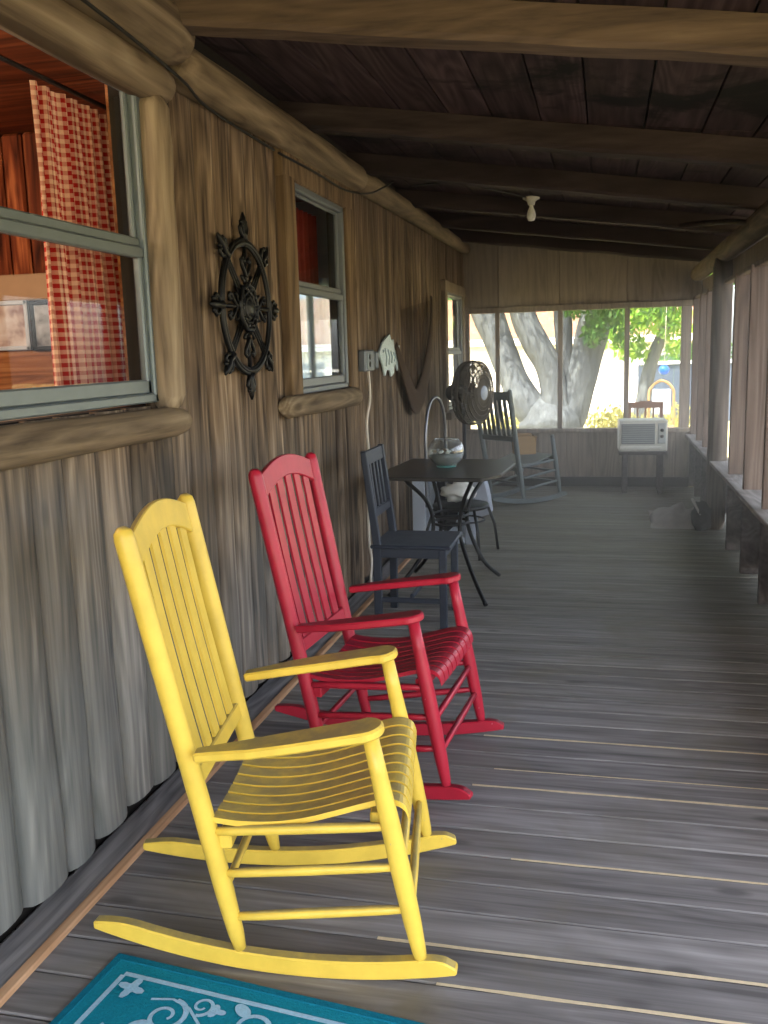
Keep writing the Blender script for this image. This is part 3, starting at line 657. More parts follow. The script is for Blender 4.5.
# ------------------------------------------------------------------ pedestal fan
root = thing('pedestal_fan', 'round brown grey pedestal fan standing by the corner window', 'fan', (-1.2, 8.05, 0), 0)
MB().lathe([(0, 0), (.2, 0), (.2, .015), (.06, .035), (.03, .06), (0, .06)], None, 28).build('base', FANM, root)
MB().lathe([(.017, .03), (.017, .9), (.022, .9), (.022, 1.0)], None, 14).build('pole', STEEL, root)
d = Vector((.93, -.36, .0)).normalized(); H = basis((.03, -.01, 1.085), Vector((0,0,1)).cross(d).normalized(), Vector((0,0,1)), d)
MB().lathe([(0, -.19), (.05, -.19), (.07, -.16), (.075, -.06), (.06, -.02), (0, -.02)], H, 20).build('motor', DARK, root)
mb = MB(); RR = .275
for q, zz in ((RR, .06), (RR, .05), (RR*.97, .115), (RR*.97, .0), (RR*.85, .135), (RR*.85, -.015), (RR*.72, .15), (RR*.72, -.03), (RR*.55, .157), (RR*.55, -.04), (.12, .165), (.12, -.05)):
    mb.tube([H @ Vector((q*math.cos(2*math.pi*k/36), q*math.sin(2*math.pi*k/36), zz)) for k in range(36)], .005, 6, closed=True)
for k in range(80):
    a = 2*math.pi*k/80
    for sgn in (1, -1):
        mb.tube([H @ Vector((q*math.cos(a), q*math.sin(a), zz)) for q, zz in ((.05, .055+sgn*.113), (.12, .055+sgn*.11), (RR*.72, .055+sgn*.093), (RR*.97, .055+sgn*.058), (RR, .055))], .003, 5, cap=False)
cg = mb.build('cage', FANM, root)
MB().lathe([(0, .175), (.06, .172), (.065, .165), (.06, .158), (0, .158)], H, 24).build('badge', plain('pale badge', srgb(170,178,190), .4), cg)
hb = MB().lathe([(0, .02), (.05, .02), (.05, .11), (0, .12)], H, 20).build('hub', DARK, root)
for k in range(4):
    a0 = math.pi/2*k; g = []
    for i in range(6):
        q = .045+.2*i/5; row = []
        for j in range(5):
            a = a0 + (-.42+.84*j/4)*(.75+.25*i/5); row.append(H @ Vector((q*math.cos(a), q*math.sin(a), .06+.035*(j/2-1))))
        g.append(row)
    MB().sheet(g).build('blade', FANM, hb)

# ------------------------------------------------------------------ box on the grey rocker
root = thing('cardboard_box', 'open tan cardboard box sitting on the grey rocking chair seat', 'box', (-.755, 8.945, .452), R(20))
for c_, s_ in (((0, -.075, .09), (.2, .006, .18)), ((0, .075, .09), (.2, .006, .18)), ((-.1, 0, .09), (.006, .15, .18)), ((.1, 0, .09), (.006, .15, .18)), ((0, 0, .004), (.2, .15, .006))): pass
mb = MB()
def wallq(a, b, a2, b2, th=.004): mb.add([a, b, b2, a2], [[0,1,2,3]])
bt, tp, hh = (.085, .06), (.105, .08), .17
cs = [(-1,-1),(1,-1),(1,1),(-1,1)]
for i in range(4):
    p, q = cs[i], cs[(i+1) % 4]
    mb.box(((p[0]+q[0])/2*.096, (p[1]+q[1])/2*.07, hh/2), (.19 if p[1] == q[1] else .006, .006 if p[1] == q[1] else .14, hh), (.12*p[1] if p[1] == q[1] else 0, -.0 if p[1] == q[1] else -.12*-p[0], 0), .001)
mb.box((0, 0, .004), (.19, .135, .008)); ca = mb.build('carton', CARD, root)
MB().box((.03, .09, hh+.005), (.14, .05, .004), (.5, 0, 0)).build('flap', CARD, ca)

# ------------------------------------------------------------------ air conditioner and its stand
root = thing('stand_table', 'small dark stand under the air conditioner at the end wall', 'stand', (.37, 9.57, 0), 0)
MB().box((0, 0, .40), (.46, .36, .03), None, .004).build('top', SIDING, root)
for sx in (-1, 1):
    for sy_ in (-1, 1): MB().box((sx*.17, sy_*.14, .193), (.05, .05, .386), None, .004).build('leg', SIDING, root)
root = thing('air_conditioner', 'ivory window air conditioner with grey grille on the dark stand', 'air conditioner', (.365, 9.56, .416), R(3))
MB().box((0, .02, .155), (.46, .3, .31), None, .012, 0, 2).build('case', CREAM, root)
gr = MB().box((-.05, -.135, .175), (.32, .012, .2), None, .004).build('grille', GRILLE, root)
mb = MB()
for k in range(9): mb.box((-.05, -.143, .09+.021*k), (.31, .006, .006))
mb.build('louver', plain('grey louver', srgb(160,162,156), .6), gr)
MB().box((-.03, -.136, .035), (.4, .014, .03), None, .004).build('vent_lip', CREAM, root)
cp = MB().box((.175, -.135, .18), (.075, .012, .2), None, .004).build('control_panel', plain('control panel', srgb(176,178,172), .5), root)
for z in (.15, .21): MB().lathe([(0, 0), (.018, 0), (.016, .016), (0, .016)], basis((.175, -.141, z), Vector((1,0,0)), Vector((0,0,1)), Vector((0,-1,0))), 16).build('knob', DARK, cp)

# ------------------------------------------------------------------ clutter on the floor by the right wall
mb = MB(); g = []
for i in range(26):
    row = []
    for j in range(26):
        u_, v_ = i/25*2-1, j/25*2-1; q = max(0, 1-(abs(u_)**2.2+abs(v_)**2.2)); n_ = noise.noise(Vector((u_*2.1, v_*2.1, 4)))
        row.append((.58+.2*u_+.03*n_, 7.98+.42*v_, .002 + (q**.5)*(.085+.07*n_+.03*noise.noise(Vector((u_*5, v_*5, 1))))))
    g.append(row)
tag(MB().sheet(g).build('crumpled_tarp', TARP), 'crumpled grey cloth heaped on the floor by the right wall', 'cloth')
root = thing('black_bag', 'black soft bag slumped on the floor against the right wall', 'bag', (.745, 7.5, 0), 0)
MB().sphere((0, 0, .115), .115, 0, 3, (.6, 1.3, 1.0), .35, 5, 2).build('body', plain('black cloth', srgb(34,34,36), .8), root)
MB().tube(smooth_path([(-.02, -.12, .15), (-.06, -.1, .23), (-.07, .02, .25), (-.03, .1, .18)], 5), .009, 8).build('strap', plain('pale strap', srgb(170,166,156), .6), root)

# ------------------------------------------------------------------ iron wheel on the wall
WX = -1.412
root = thing('wheel_art', 'ornate black iron ship wheel ornament hung on the board wall', 'wall ornament', (WX, 3.585, 1.645), 0)
def W(a, q, x=0): return (x, q*math.cos(a), q*math.sin(a))
mb = MB(); n = 56
for rr_, hh_ in ((.262, .0105), (.244, .007)): mb.tube([W(2*math.pi*k/n, rr_, 0) for k in range(n)], hh_, 8, closed=True)
mb.tube([W(2*math.pi*k/n, .2525, .004) for k in range(n)], .01, 8, closed=True)
mb.build('rim', IRON, root)
mb = MB()
Mx = basis((0,0,0), Vector((0,1,0)), Vector((0,0,1)), Vector((1,0,0)))
mb.lathe([(0, .02), (.03, .018), (.04, .008), (.085, .006), (.09, 0), (0, -.004)], Mx, 28)
for q, h in ((.04, .008), (.062, .008), (.088, .011)):
    mb.tube([W(2*math.pi*k/40, q*(1+.05*math.sin(9*2*math.pi*k/40)), .008) for k in range(40)], h, 6, closed=True)
for k in range(10): mb.sphere(W(2*math.pi*k/10, .074, .01), .012, 0, 1)
mb.build('medallion', IRON, root)
for k in range(8):
    a = math.pi/4*k; mb = MB()
    if k % 2 == 0:
        mb.tube([W(a, .08), W(a, .14), W(a, .25)], [.011, .008, .009], 8)
        for s in (-1, 1):
            def Q(q, t): return (0.004, q*math.cos(a)-t*s*math.sin(a), q*math.sin(a)+t*s*math.cos(a))
            mb.tube([Q(.12, .0), Q(.14, .02), Q(.165, .042), Q(.185, .05), Q(.195, .036), Q(.182, .026)], [.007, .008, .008, .007, .007, .009], 7)
            mb.sphere(Q(.182, .027), .012, 0, 1); mb.tube([Q(.1, .02), Q(.11, .045), Q(.125, .05)], [.006, .006, .008], 6)
    else:
        mb.tube([W(a, .085), W(a, .25)], .006, 6)
        for s in (-1, 1): mb.tube([(0, q*math.cos(a+s*t), q*math.sin(a+s*t)) for q, t in ((.09, .22), (.16, .1), (.24, .06))], .005, 6)
    mb.build('spoke', IRON, root)
    mb = MB()
    def Q2(q, t): return (0.002, q*math.cos(a)-t*math.sin(a), q*math.sin(a)+t*math.cos(a))
    mb.tube([Q2(.26, 0), Q2(.29, 0), Q2(.32, 0), Q2(.352, 0), Q2(.37, 0)], [.02, .012, .018, .011, .004], 8)
    for s in (-1, 1):
        mb.tube([Q2(.272, .012*s), Q2(.29, .03*s), Q2(.31, .038*s), Q2(.322, .03*s), Q2(.314, .02*s)], [.008, .008, .008, .007, .009], 7)
        mb.sphere(Q2(.332, .022*s), .011, 0, 1)
    mb.build('finial', IRON, root)

# ------------------------------------------------------------------ fish plaque
fo = [(6.27,1.575),(6.17,1.55),(6.05,1.515),(5.97,1.455),(5.975,1.42),(6.05,1.365),(6.1,1.295),(6.16,1.335),(6.25,1.33),(6.29,1.285),(6.37,1.305),(6.39,1.36),(6.44,1.37),(6.5,1.32),(6.51,1.385),(6.55,1.44),(6.58,1.5),(6.49,1.465),(6.43,1.46),(6.39,1.485),(6.38,1.54),(6.32,1.53)]
root = thing('fish_plaque', 'pale striped fish plaque with fins hung on the board wall', 'wall ornament', (-1.452, 6.27, 1.42), 0)
MB().prism([(y_-6.27, z_-1.42) for y_, z_ in fo], .014, Mx, .002).build('body', FISHM, root)
mb = MB()
for k in range(4):
    y_ = 6.12+.085*k-6.27; mb.tube([(.016, y_-.02, .06-.01*k), (.017, y_+.02, .0), (.016, y_, -.06+.01*k)], .005, 6)
mb.sphere((.014, -.22, .04), .012, 0, 1); mb.build('stripes', plain('fish stripes', srgb(150,172,176), .6), root)

# net draped between two nails
mb = MB()
P = smooth_path([(-1.43, 6.42, 1.5), (-1.42, 6.55, 1.36), (-1.41, 6.72, 1.2), (-1.405, 6.92, 1.08), (-1.41, 7.15, 1.12), (-1.41, 7.4, 1.27), (-1.415, 7.62, 1.48), (-1.425, 7.78, 1.7), (-1.44, 7.88, 1.9)], 5)
rr = [.03 + .075*math.sin(math.pi*min(1, k/(len(P)-1)*1.05))**1.2 for k in range(len(P))]
mb.tube(P, [q*(1+.2*noise.noise(Vector((i*.6, 2, 0)))) for i, q in enumerate(rr)], 14, flat=(.25, 1, 1))
g = []
for i in range(15):
    t = i/14; a = Vector((-1.44, 6.5+.05*t, 1.85-.42*t)); b = Vector((-1.44, 7.85-.35*t, 1.88-.55*t)); a = Vector((-1.44, 6.6+.12*t, 1.75-.5*t))
    g.append([a.lerp(b, j/20) + Vector((.012+.01*math.sin(j*1.9+i*.2), 0, -.16*math.sin(math.pi*j/20)*t)) for j in range(21)])
root = thing('draped_net', 'dark brown net draped in a sag on the wall beyond the fish', 'net', (-1.43, 7.1, 1.9), 0)
def local(mbx, o):
    for v in mbx.v: v -= Vector(o)
    return mbx
local(mb, root.location).build('bunched_edge', NET, root)
local(MB().sheet(g), root.location).build('hanging_panel', mesh_screen('net mesh', srgb(78,62,48), .35), root)

# outlet, cord
root = thing('outlet_box', 'grey metal outlet box on the wall beside the narrow window', 'outlet', (-1.44, 5.61, 1.405), 0)
MB().box((0, 0, 0), (.05, .24, .13), None, .008).build('case', ALUL, root)
cv = MB().box((.027, -.03, 0), (.006, .12, .1), None, .003).build('cover_plate', ALU, root)
MB().box((.025, .125, 0), (.04, .03, .11), None, .01).build('hinged_lid', ALUL, root)
mb = MB()
for z in (-.022, .022): mb.lathe([(0, 0), (.017, 0), (.017, .003), (0, .003)], basis((.03, -.03, z), Vector((0,1,0)), Vector((0,0,1)), Vector((1,0,0))), 16)
mb.build('socket', DARK, cv)
tag(MB().tube(smooth_path([(-1.425, 5.59, 1.34), (-1.42, 5.59, 1.18), (-1.415, 5.47, 1.03), (-1.42, 5.51, .85), (-1.42, 5.47, .55), (-1.42, 5.46, .3), (-1.41, 5.47, .17), (-1.39, 5.36, .06), (-1.33, 5.3, .012)], 6), .0085, 8).build('power_cord', CORD), 'white power cord hanging from the outlet box down the wall', 'cord')
tag(MB().tube(smooth_path([(-1.34, 1.0, 2.385), (-1.345, 2.2, 2.39), (-1.36, 2.95, 2.352), (-1.41, 3.3, 2.34), (-1.42, 4.02, 2.335)], 5), .0055, 6).build('eave_cable', BLACKC), 'thin black cable running along the wall above the large window and iron wheel', 'cable')
tag(MB().tube(smooth_path([(-1.42, 4.08, 2.335), (-1.41, 4.6, 2.34), (-1.4, 5.1, 2.335), (-1.33, 5.35, 2.35), (-1.3, 5.6, 2.42), (-1.25, 5.65, 2.46)], 5), .0055, 6).build('eave_cable', BLACKC), 'short black cable looping up from the narrow window head to the rafters', 'cable')
tag(MB().tube(smooth_path([(-1.2, 5.87, 2.46), (-.95, 6.0, 2.49), (-.7, 6.3, 2.47), (-.55, 6.7, 2.48)], 5), .005, 6).build('lamp_cable', BLACKC), 'thin black cable crossing the ceiling to the bare bulb', 'cable')

# bare bulb
root = thing('ceiling_lamp', 'white porcelain lampholder with bare bulb under the ceiling', 'lamp', (-.52, 6.8, rafz(-.52)+.113), 0)
MB().lathe([(0, 0), (.06, 0), (.06, -.012), (.03, -.03), (.024, -.055), (0, -.055)][::-1], None, 24).build('lampholder', CREAM, root)
MB().lathe([(0, -.165), (.02, -.16), (.031, -.14), (.033, -.125), (.026, -.095), (.015, -.07), (.014, -.05), (0, -.05)], None, 24).build('bulb', plain('milky bulb', srgb(236,232,220), .25, var=.02), root)

# ------------------------------------------------------------------ behind window one: curtain, shelf, pictures, bed
def gingham():
    t = NT('red gingham'); uv = t.n('ShaderNodeTexCoord').outputs['UV']; sx = t.n('ShaderNodeSeparateXYZ'); t.l(uv, sx.inputs[0])
    s = [t.math('GREATER_THAN', t.math('FRACT', t.math('MULTIPLY', sx.outputs[i], 1/.027)), .5) for i in (0, 1)]
    c = t.mix(t.math('MULTIPLY', t.math('ADD', s[0], s[1]), .5), srgb(226,188,158), srgb(166,38,34)); c = t.mix(0.0, c, c)
    t.set(c, .9, 0, .1); tl = t.n('ShaderNodeBsdfTranslucent'); t.l(c, tl.inputs[0]); m = t.n('ShaderNodeMixShader'); m.inputs[0].default_value = .3
    t.l(t.p.outputs[0], m.inputs[1]); t.l(tl.outputs[0], m.inputs[2]); t.l(m.outputs[0], t.out.inputs[0]); return t.mat
GING = gingham()
def curtain(y0, y1, z0, z1, x, label, folds, flare):
    nr, nc = 26, 90; g, uv = [], []
    for i in range(nr+1):
        t = i/nr; row, ur = [], []; lw_ = (y1-y0)*(1+flare*t); acc = 0
        for j in range(nc+1):
            q = j/nc; dpt = .02*math.sin(q*folds*2*math.pi + .6*math.sin(q*9)+.4*t) + .008*math.sin(q*folds*4.7*math.pi+2*t)
            row.append((x+dpt*(.6+.5*t), y0 - (lw_-(y1-y0))*.35 + lw_*q + .006*math.sin(t*5+q*20), z1-(z1-z0)*t)); ur.append((q*(y1-y0)*1.75, t*(z1-z0)))
        g.append(row); uv.append(ur)
    return tag(MB().sheet(g, 0, True, uv).build('curtain', GING), label, 'curtain')
curtain(2.58, 3.0, 1.30, 2.27, -1.66, 'red and cream gingham curtain inside the large window', 6, .08)
tag(MB().tube([(-1.66, .7, 2.295), (-1.66, 3.3, 2.295)], .008, 8).build('curtain_rod', DARK), 'dark curtain rod inside the large window', 'curtain rod')
g = []
for i in range(12): g.append([(-1.66+.02*math.sin(j*1.1), 4.9+.42*j/30, 2.24-.45*i/11) for j in range(31)])
tag(MB().sheet(g).build('curtain', plain('dark red cloth', srgb(120,44,34), .9, 0, .1, .3, 50)), 'short dark red curtain inside the narrow window', 'curtain')
struct('trim_17', MB().box((-3.0, 3.965, 1.8), (2.8, .06, .12), None, .006), plain('beige shelf rail', srgb(186,150,116), .5))
struct('trim_18', MB().box((-3.0, 3.97, .75), (2.8, .05, 1.6), None, .006), PINE)
def picture(label, xc, zc, w, h, img, fr):
    root = thing('picture_frame', label, 'picture', (xc, 3.93, zc-h/2), 0); b = .02
    mm = MB(); mm.box((0, 0, h-b/2), (w, .025, b), None, .004); mm.box((0, 0, b/2), (w, .025, b), None, .004); mm.box((-w/2+b/2, 0, h/2), (b, .025, h), None, .004); mm.box((w/2-b/2, 0, h/2), (b, .025, h), None, .004)
    fo_ = mm.build('frame', fr, root); MB().box((0, .004, h/2), (w-2*b+.004, .008, h-2*b+.004)).build('print', img, fo_)
t = NT('faded print'); v = t.mapped((1,1,1), False); pr1 = t.set(t.ramp(t.noise(v, 9, 4), [(.35, srgb(150,110,100)), (.5, srgb(214,196,186)), (.65, srgb(234,228,224))]), .4)
t = NT('pale print'); v = t.mapped((1,1,1), False); pr2 = t.set(t.ramp(t.noise(v, 5, 3), [(.4, srgb(90,92,98)), (.6, srgb(226,230,234))]), .3)
picture('wide pale framed print under the shelf behind the large window', -2.83, 1.625, .38, .23, pr1, WHITE)
picture('small black framed picture half hidden by the gingham curtain', -2.555, 1.62, .15, .23, pr2, DARK)
root = thing('sofa_bed', 'cream patterned bed head glimpsed low through the large window', 'bed', (-2.75, 3.55, 0), 0)
MB().box((0, 0, .6), (1.3, .5, 1.2), None, .05, 0, 2).build('base', PINE, root)
mb = MB()
for k in range(3): mb.sphere((-.42+.4*k, .0, 1.24), .2, 0, 3, (1.0, .9, .5), .2, k)
mb.build('cushion', plain('cream patterned cloth', srgb(206,186,164), .9, 0, .1, .35, 14), root)
root = thing('floor_lamp', 'white lamp glimpsed beside the curtain in the large window', 'lamp', (-2.18, 3.75, 0), 0)
MB().tube([(0, 0, 0), (0, 0, 1.5)], .03, 10).build('pole', plain('tan lamp wood', srgb(196,160,120), .5), root)
MB().lathe([(.11, 1.5), (.05, 1.62)], None, 20).build('lamp_shade', plain('lamp shade', srgb(240,230,210), .7), root)

# ------------------------------------------------------------------ outside
t = NT('sunlit yard'); v = t.mapped((1,1,1), False); gcol = t.ramp(t.noise(v, .5, 6, .65), [(.35, srgb(150,150,72)), (.5, srgb(196,176,110)), (.68, srgb(214,196,150))]); YARD = t.set(gcol, .95)
mb = MB(); mb.box((0, 20, -.75), (120, 120, .3)); struct('ground', mb, YARD)
DIMGROUND = plain('bounce cutting ground', srgb(112,104,92), .95, 0, .1, .4, 3)
struct('ground_bounce_cut', MB().box((8.1, 2.0, -.59), (13.4, 24, .06)), DIMGROUND)  # unseen dark slab added to cut light bouncing up to the ceiling
BARK = None
t = NT('grey bark'); v = t.mapped((5,5,1.4), False); BARK = t.set(t.ramp(t.noise(v, 2.2, 7, .7, .6), [(.3, srgb(54,58,58)), (.5, srgb(84,88,88)), (.7, srgb(112,116,114))]), .9); t.bump(t.noise(v, 3, 6), .6, .05)
LEAF1 = leafmat('bright leaves', srgb(96,150,40), srgb(170,200,80)); LEAF2 = leafmat('deep leaves', srgb(54,104,44), srgb(110,150,60)); LEAF3 = leafmat('yellowing leaves', srgb(150,150,70), srgb(210,200,120))
_M = Matrix((r2, u2, f))
def bp(px, py, Yd):
    d_ = _M.transposed() @ Vector(((px-384)/FPX, -(py-512)/FPX, 1)); return CAMP + d_*(Yd/d_.y)
def leaves(blobs, n, size, seed):
    rr_ = random.Random(seed); m = MB(); tot = sum(b[1]**2 for b in blobs)
    for c_, q, zs in blobs:
        for _ in range(int(n*q*q/tot)):
            d_ = Vector((rr_.gauss(0,1), rr_.gauss(0,1), rr_.gauss(0,1))).normalized()*q*rr_.random()**.5; p = Vector(c_) + Vector((d_.x, d_.y, d_.z*zs))
            R_ = Euler((rr_.uniform(0,6.28), rr_.uniform(0,6.28), rr_.uniform(0,6.28))).to_matrix(); s_ = size*rr_.uniform(.6, 1.3)
            m.add([p + R_ @ Vector(q_) for q_ in ((-s_*.5,0,0),(0,-s_*.22,0),(s_*.5,0,.1*s_),(0,s_*.22,0))], [[0,1,2,3]])
    return m
def limb(m, pts, Yd, n=14):
    P = smooth_path([bp(a, b, Yd+dz) for a, b, w, dz in pts], 5); ws = [w for a, b, w, dz in pts]; rr_ = []
    for i in range(len(P)):
        q = i/(len(P)-1)*(len(ws)-1); k = min(int(q), len(ws)-2); rr_.append((ws[k]+(ws[k+1]-ws[k])*(q-k))*Yd/FPX/2*1.03*(1+.07*noise.noise(P[i]*2.2)))
    m.tube(P, rr_, n)
tree = thing('oak_tree', 'large pale many-stemmed tree just outside the end screen', 'tree', (-.75, 13.2, -.6), 0)
m = MB(); YT = 13.2
limb(m, [(553, 472, 66, 0), (551, 440, 58, 0), (550, 420, 62, 0), (546, 404, 44, 0), (545, 394, 8, 0)], YT, 20)
limb(m, [(548, 425, 40, 0), (528, 405, 32, 0), (514, 380, 27, .1), (502, 350, 27, .2), (490, 320, 30, .3), (478, 290, 28, .4), (462, 250, 26, .6)], YT)
limb(m, [(556, 415, 34, -.1), (554, 390, 26, -.1), (548, 365, 25, -.1), (534, 340, 26, -.1), (524, 318, 24, -.1), (518, 290, 22, -.1), (515, 250, 20, -.1)], YT)
limb(m, [(560, 405, 30, .2), (563, 380, 20, .2), (564, 350, 16, .2), (563, 320, 17, .2), (560, 285, 15, .2)], YT)
limb(m, [(562, 430, 36, 0), (572, 410, 32, 0), (580, 385, 28, 0), (587, 355, 29, 0), (594, 325, 30, 0), (602, 290, 28, 0), (612, 250, 26, 0)], YT)
local(m, tree.location).build('trunk', BARK, tree)
blobs = [(bp(480, 270, 13.4), 1.0, .5), (bp(600, 262, 12.8), .9, .6), (bp(540, 250, 13.2), 1.2, .5), (bp(602, 322, 12.9), .22, 1.1), (bp(596, 330, 12.9), .16, 1.2), (bp(630, 290, 13.5), .8, .7), (bp(700, 250, 14), 1.4, .6), (bp(420, 230, 14), 1.5, .6), (Vector((-.8, 13.5, 4.6)), 2.8, .4)]
lv = leaves(blobs, 9000, .13, 3); l2 = leaves([(bp(602, 318, 12.8), .22, 1.0), (bp(594, 334, 12.8), .17, 1.1), (bp(612, 312, 12.8), .2, .9), (bp(622, 335, 12.9), .13, 1.6), (bp(575, 308, 12.7), .2, .6)], 900, .1, 8); lv.add(l2.v, l2.f); local(lv, tree.location).build('foliage', LEAF2, tree)
small = thing('yard_tree', 'slim leafy tree leaning in the yard at the right end', 'tree', (.9, 19, -.6), 0)
m = MB(); limb(m, [(638, 430, 16, 0), (644, 395, 13, 0), (652, 360, 12, 0), (664, 330, 10, 0), (672, 300, 9, 0), (680, 270, 8, 0)], 19, 10); local(m, small.location).build('trunk', BARK, small)
blobs = [(bp(640, 318, 18.6), .45, .7), (bp(660, 312, 19), .5, .7), (bp(674, 325, 18.7), .4, 1.2), (bp(615, 330, 18.8), .35, 1.1), (bp(628, 345, 18.8), .3, 1.1), (bp(640, 350, 18.9), .2, 1.5), (bp(650, 270, 19), 1.2, .6), (bp(672, 350, 19.4), .16, 1.2)]
local(leaves(blobs, 3400, .17, 5), small.location).build('foliage', LEAF1, small)
for (px_, py_, Yd, q, lm, lab, nm) in ((700, 366, 27.9, 1.3, LEAF2, 'green shrub beyond the grey fence at the right end', 'shrub'), (600, 318, 39, 2.4, LEAF1, 'bright bushy tree standing behind the white house', 'shrub'), (505, 430, 17, .5, LEAF3, 'yellow green tuft of grass at the tree foot', 'grass_tuft'), (612, 424, 15, .45, LEAF3, 'yellowing weeds left of the air conditioner beyond the screen', 'grass_tuft'), (668, 420, 18, .5, LEAF3, 'yellowing weeds at the foot of the wicker garden chair', 'grass_tuft')):
    c_ = bp(px_, py_, Yd); rt = thing(nm, lab, 'plant', (c_.x, c_.y, -.6), 0)
    if nm == 'shrub':
        m = MB().tube([(0,0,0), (.05,0,max(.5, c_.z+.6))], [.09, .05], 8); m.build('stem', BARK, rt)
    local(leaves([(c_, q, .7)], 1400 if q > 1 else 500, .2 if q > 1 else .1, int(px_)), rt.location).build('foliage', lm, rt)
# white house behind
house = thing('white_house', 'sunlit white house with brown tiled roof across the yard', 'house', (-4.2, 30, -.6), 0)
MB().box((0, 2, 1.12), (14, 4, 2.24)).build('wall', plain('white wall', srgb(244,238,228), .8, var=.04), house)
mb = MB(); t = NT('brown roof tiles'); v = t.mapped((1,1,1), False); bk = t.n('ShaderNodeTexBrick'); bk.inputs['Scale'].default_value = 2.2; bk.inputs['Color1'].default_value = srgb(176,132,96); bk.inputs['Color2'].default_value = srgb(150,104,76); bk.inputs['Mortar'].default_value = srgb(110,80,60); t.l(v, bk.inputs['Vector']); ROOF = t.set(bk.outputs[0], .9)
mb.add([(-7.4,-.5,2.3),(7.4,-.5,2.3),(7.4,2,4.0),(-7.4,2,4.0),(-7.4,4.5,2.3),(7.4,4.5,2.3)], [[0,1,2,3],[3,2,5,4],[0,3,4],[1,5,2]]); mb.build('roof', ROOF, house)
MB().box((0, -.45, 2.26), (14.8, .06, .2)).build('fascia', plain('white fascia', srgb(240,236,226), .7), house)
mb = MB()
for k in range(2): mb.box((-5.5+11.5*k, -.02, 1.2), (1.0, .06, 1.1))
mb.build('window', plain('house window', srgb(120,132,140), .3), house)
fence = thing('grey_fence', 'blue grey board fence with a white top rail at the right end', 'fence', (3.4, 26, -.6), 0)
mb = MB()
for k in range(16): mb.box((-2.4+.31*k, 0, .77), (.3, .03, 1.54), None, .004)
mb.build('boards', plain('blue grey boards', srgb(62,74,90), .8), fence); MB().box((0, -.03, 1.58), (5.0, .08, .08)).build('top_rail', plain('white rail', srgb(236,236,236), .6), fence)
bl = bp(664, 370, 16); ball = tag(MB().sphere((0,0,0), .085, 0, 3).build('hanging_ball', plain('blue ball', srgb(40,110,230), .35, var=.05)), 'bright blue ball hanging in the yard above the arched chair', 'ball'); ball.location = bl
tag(MB().tube([bl + Vector((0,0,.08)), bl + Vector((.03, 0, 1.6))], .006, 6).build('hanging_string', CORD), 'string holding the blue ball', 'string')
ac_ = thing('garden_chair', 'wicker garden chair with arched back and white cushion under the blue ball', 'chair', (bp(661, 412, 16).x, 16, -.6), 0)
WICK = plain('tan wicker', srgb(190,150,96), .7, var=.3, scale=40)
mb = MB(); mb.tube(smooth_path([(-.2, 0, .0), (-.2, 0, 1.1), (-.17, 0, 1.35), (0, 0, 1.47), (.17, 0, 1.35), (.2, 0, 1.1), (.2, 0, 0)], 6), .022, 8); mb.build('hoop_frame', WICK, ac_)
MB().box((0, .0, 1.12), (.3, .05, .42), None, .03, 0, 2).build('cushion', WHITE, ac_)
MB().box((0, -.2, .72), (.42, .42, .05), None, .01).build('seat', WICK, ac_)
for sx in (-1, 1): MB().tube([(sx*.19, -.38, 0), (sx*.19, -.38, .72)], .02, 8).build('leg', WICK, ac_)
pc = thing('patio_chair', 'brown wooden slat-back chair just outside behind the air conditioner', 'chair', (.44, 10.75, -.6), 0)
BRW = plain('brown chair wood', srgb(116,74,52), .6)
for sx in (-1, 1):
    MB().box((sx*.17, 0, .71), (.035, .035, 1.42), None, .004).build('back_post', BRW, pc); MB().box((sx*.17, .38, .46), (.035, .035, .92), None, .004).build('leg', BRW, pc)
mb = MB(); mb.prism([(-.19, 1.36), (.19, 1.36), (.19, 1.425), (.1, 1.425), (.05, 1.44), (-.05, 1.44), (-.1, 1.425), (-.19, 1.425)], .03, basis((0, .015, 0), Vector((1,0,0)), Vector((0,0,1)), Vector((0,-1,0))), .004); mb.build('crest_rail', BRW, pc)
MB().box((0, 0, 1.05), (.34, .025, .05), None, .004).build('back_rail', BRW, pc)
for k in range(3): MB().box((-.085+.085*k, 0, 1.2), (.022, .016, .36), None, .003).build('back_slat', BRW, pc)
MB().box((0, .19, .93), (.4, .42, .03), None, .006).build('seat', BRW, pc)

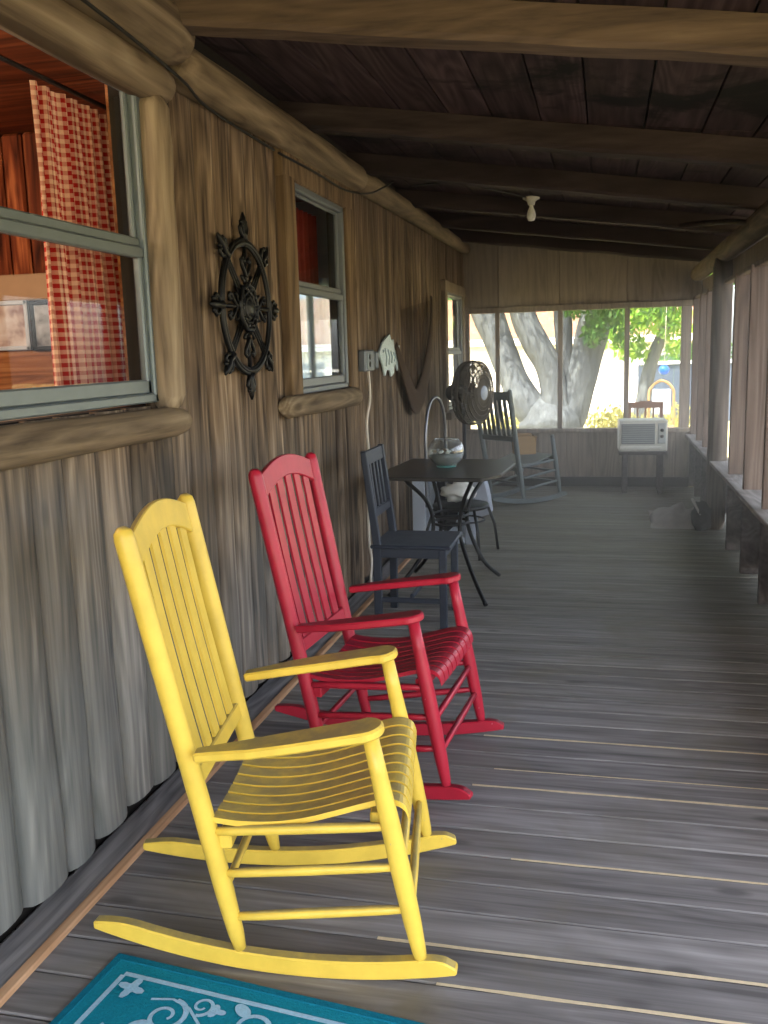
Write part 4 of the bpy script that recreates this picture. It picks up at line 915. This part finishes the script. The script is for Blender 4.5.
# ------------------------------------------------------------------ haze volume imitating veiling glare in the far half of the porch
t = NT('glare haze'); t.t.nodes.remove(t.p); vs_ = t.n('ShaderNodeVolumeScatter'); vs_.inputs['Density'].default_value = .056; vs_.inputs['Anisotropy'].default_value = .55; vs_.inputs['Color'].default_value = (1, .93, .8, 1)
t.l(vs_.outputs[0], t.out.inputs['Volume'])
tag(MB().box((-.3, 6.96, 1.3), (2.62, 5.82, 2.66)).build('haze', t.mat), 'pale haze imitating veiling glare in the far half of the porch', 'haze', kind='stuff')
# ------------------------------------------------------------------ light
w = bpy.data.worlds.new('sky'); scene.world = w; w.use_nodes = True; nt = w.node_tree; nt.nodes.clear()
bg = nt.nodes.new('ShaderNodeBackground'); ow = nt.nodes.new('ShaderNodeOutputWorld'); sk = nt.nodes.new('ShaderNodeTexSky')
sk.sky_type = 'NISHITA'; sk.sun_disc = False; sk.sun_elevation = R(52); sk.sun_rotation = R(200); sk.air_density = 1.0; sk.dust_density = 3.0
hs = nt.nodes.new('ShaderNodeHueSaturation'); hs.inputs['Saturation'].default_value = .45; nt.links.new(sk.outputs[0], hs.inputs['Color'])
nt.links.new(hs.outputs[0], bg.inputs[0]); bg.inputs[1].default_value = 1.02; nt.links.new(bg.outputs[0], ow.inputs[0])
sun = bpy.data.lights.new('sun', 'SUN'); sun.energy = 17.0; sun.angle = R(.6); sun.color = (1, .93, .82); so = bpy.data.objects.new('sun', sun); COL.objects.link(so)
so.rotation_euler = (-Vector((-.45, -.55, 1.2))).to_track_quat('-Z', 'Y').to_euler()
lp = bpy.data.lights.new('room_lamp', 'POINT'); lp.energy = 130; lp.color = (1, .8, .58); lp.shadow_soft_size = .15; lo = bpy.data.objects.new('room_lamp', lp); COL.objects.link(lo); lo.location = (-2.6, 1.6, 2.2)

scene.view_settings.view_transform = 'Standard'; scene.view_settings.look = 'None'; scene.view_settings.exposure = 0.12
scene.cycles.use_denoising = True; scene.cycles.max_bounces = 8; scene.cycles.transparent_max_bounces = 16; scene.cycles.sample_clamp_indirect = 8
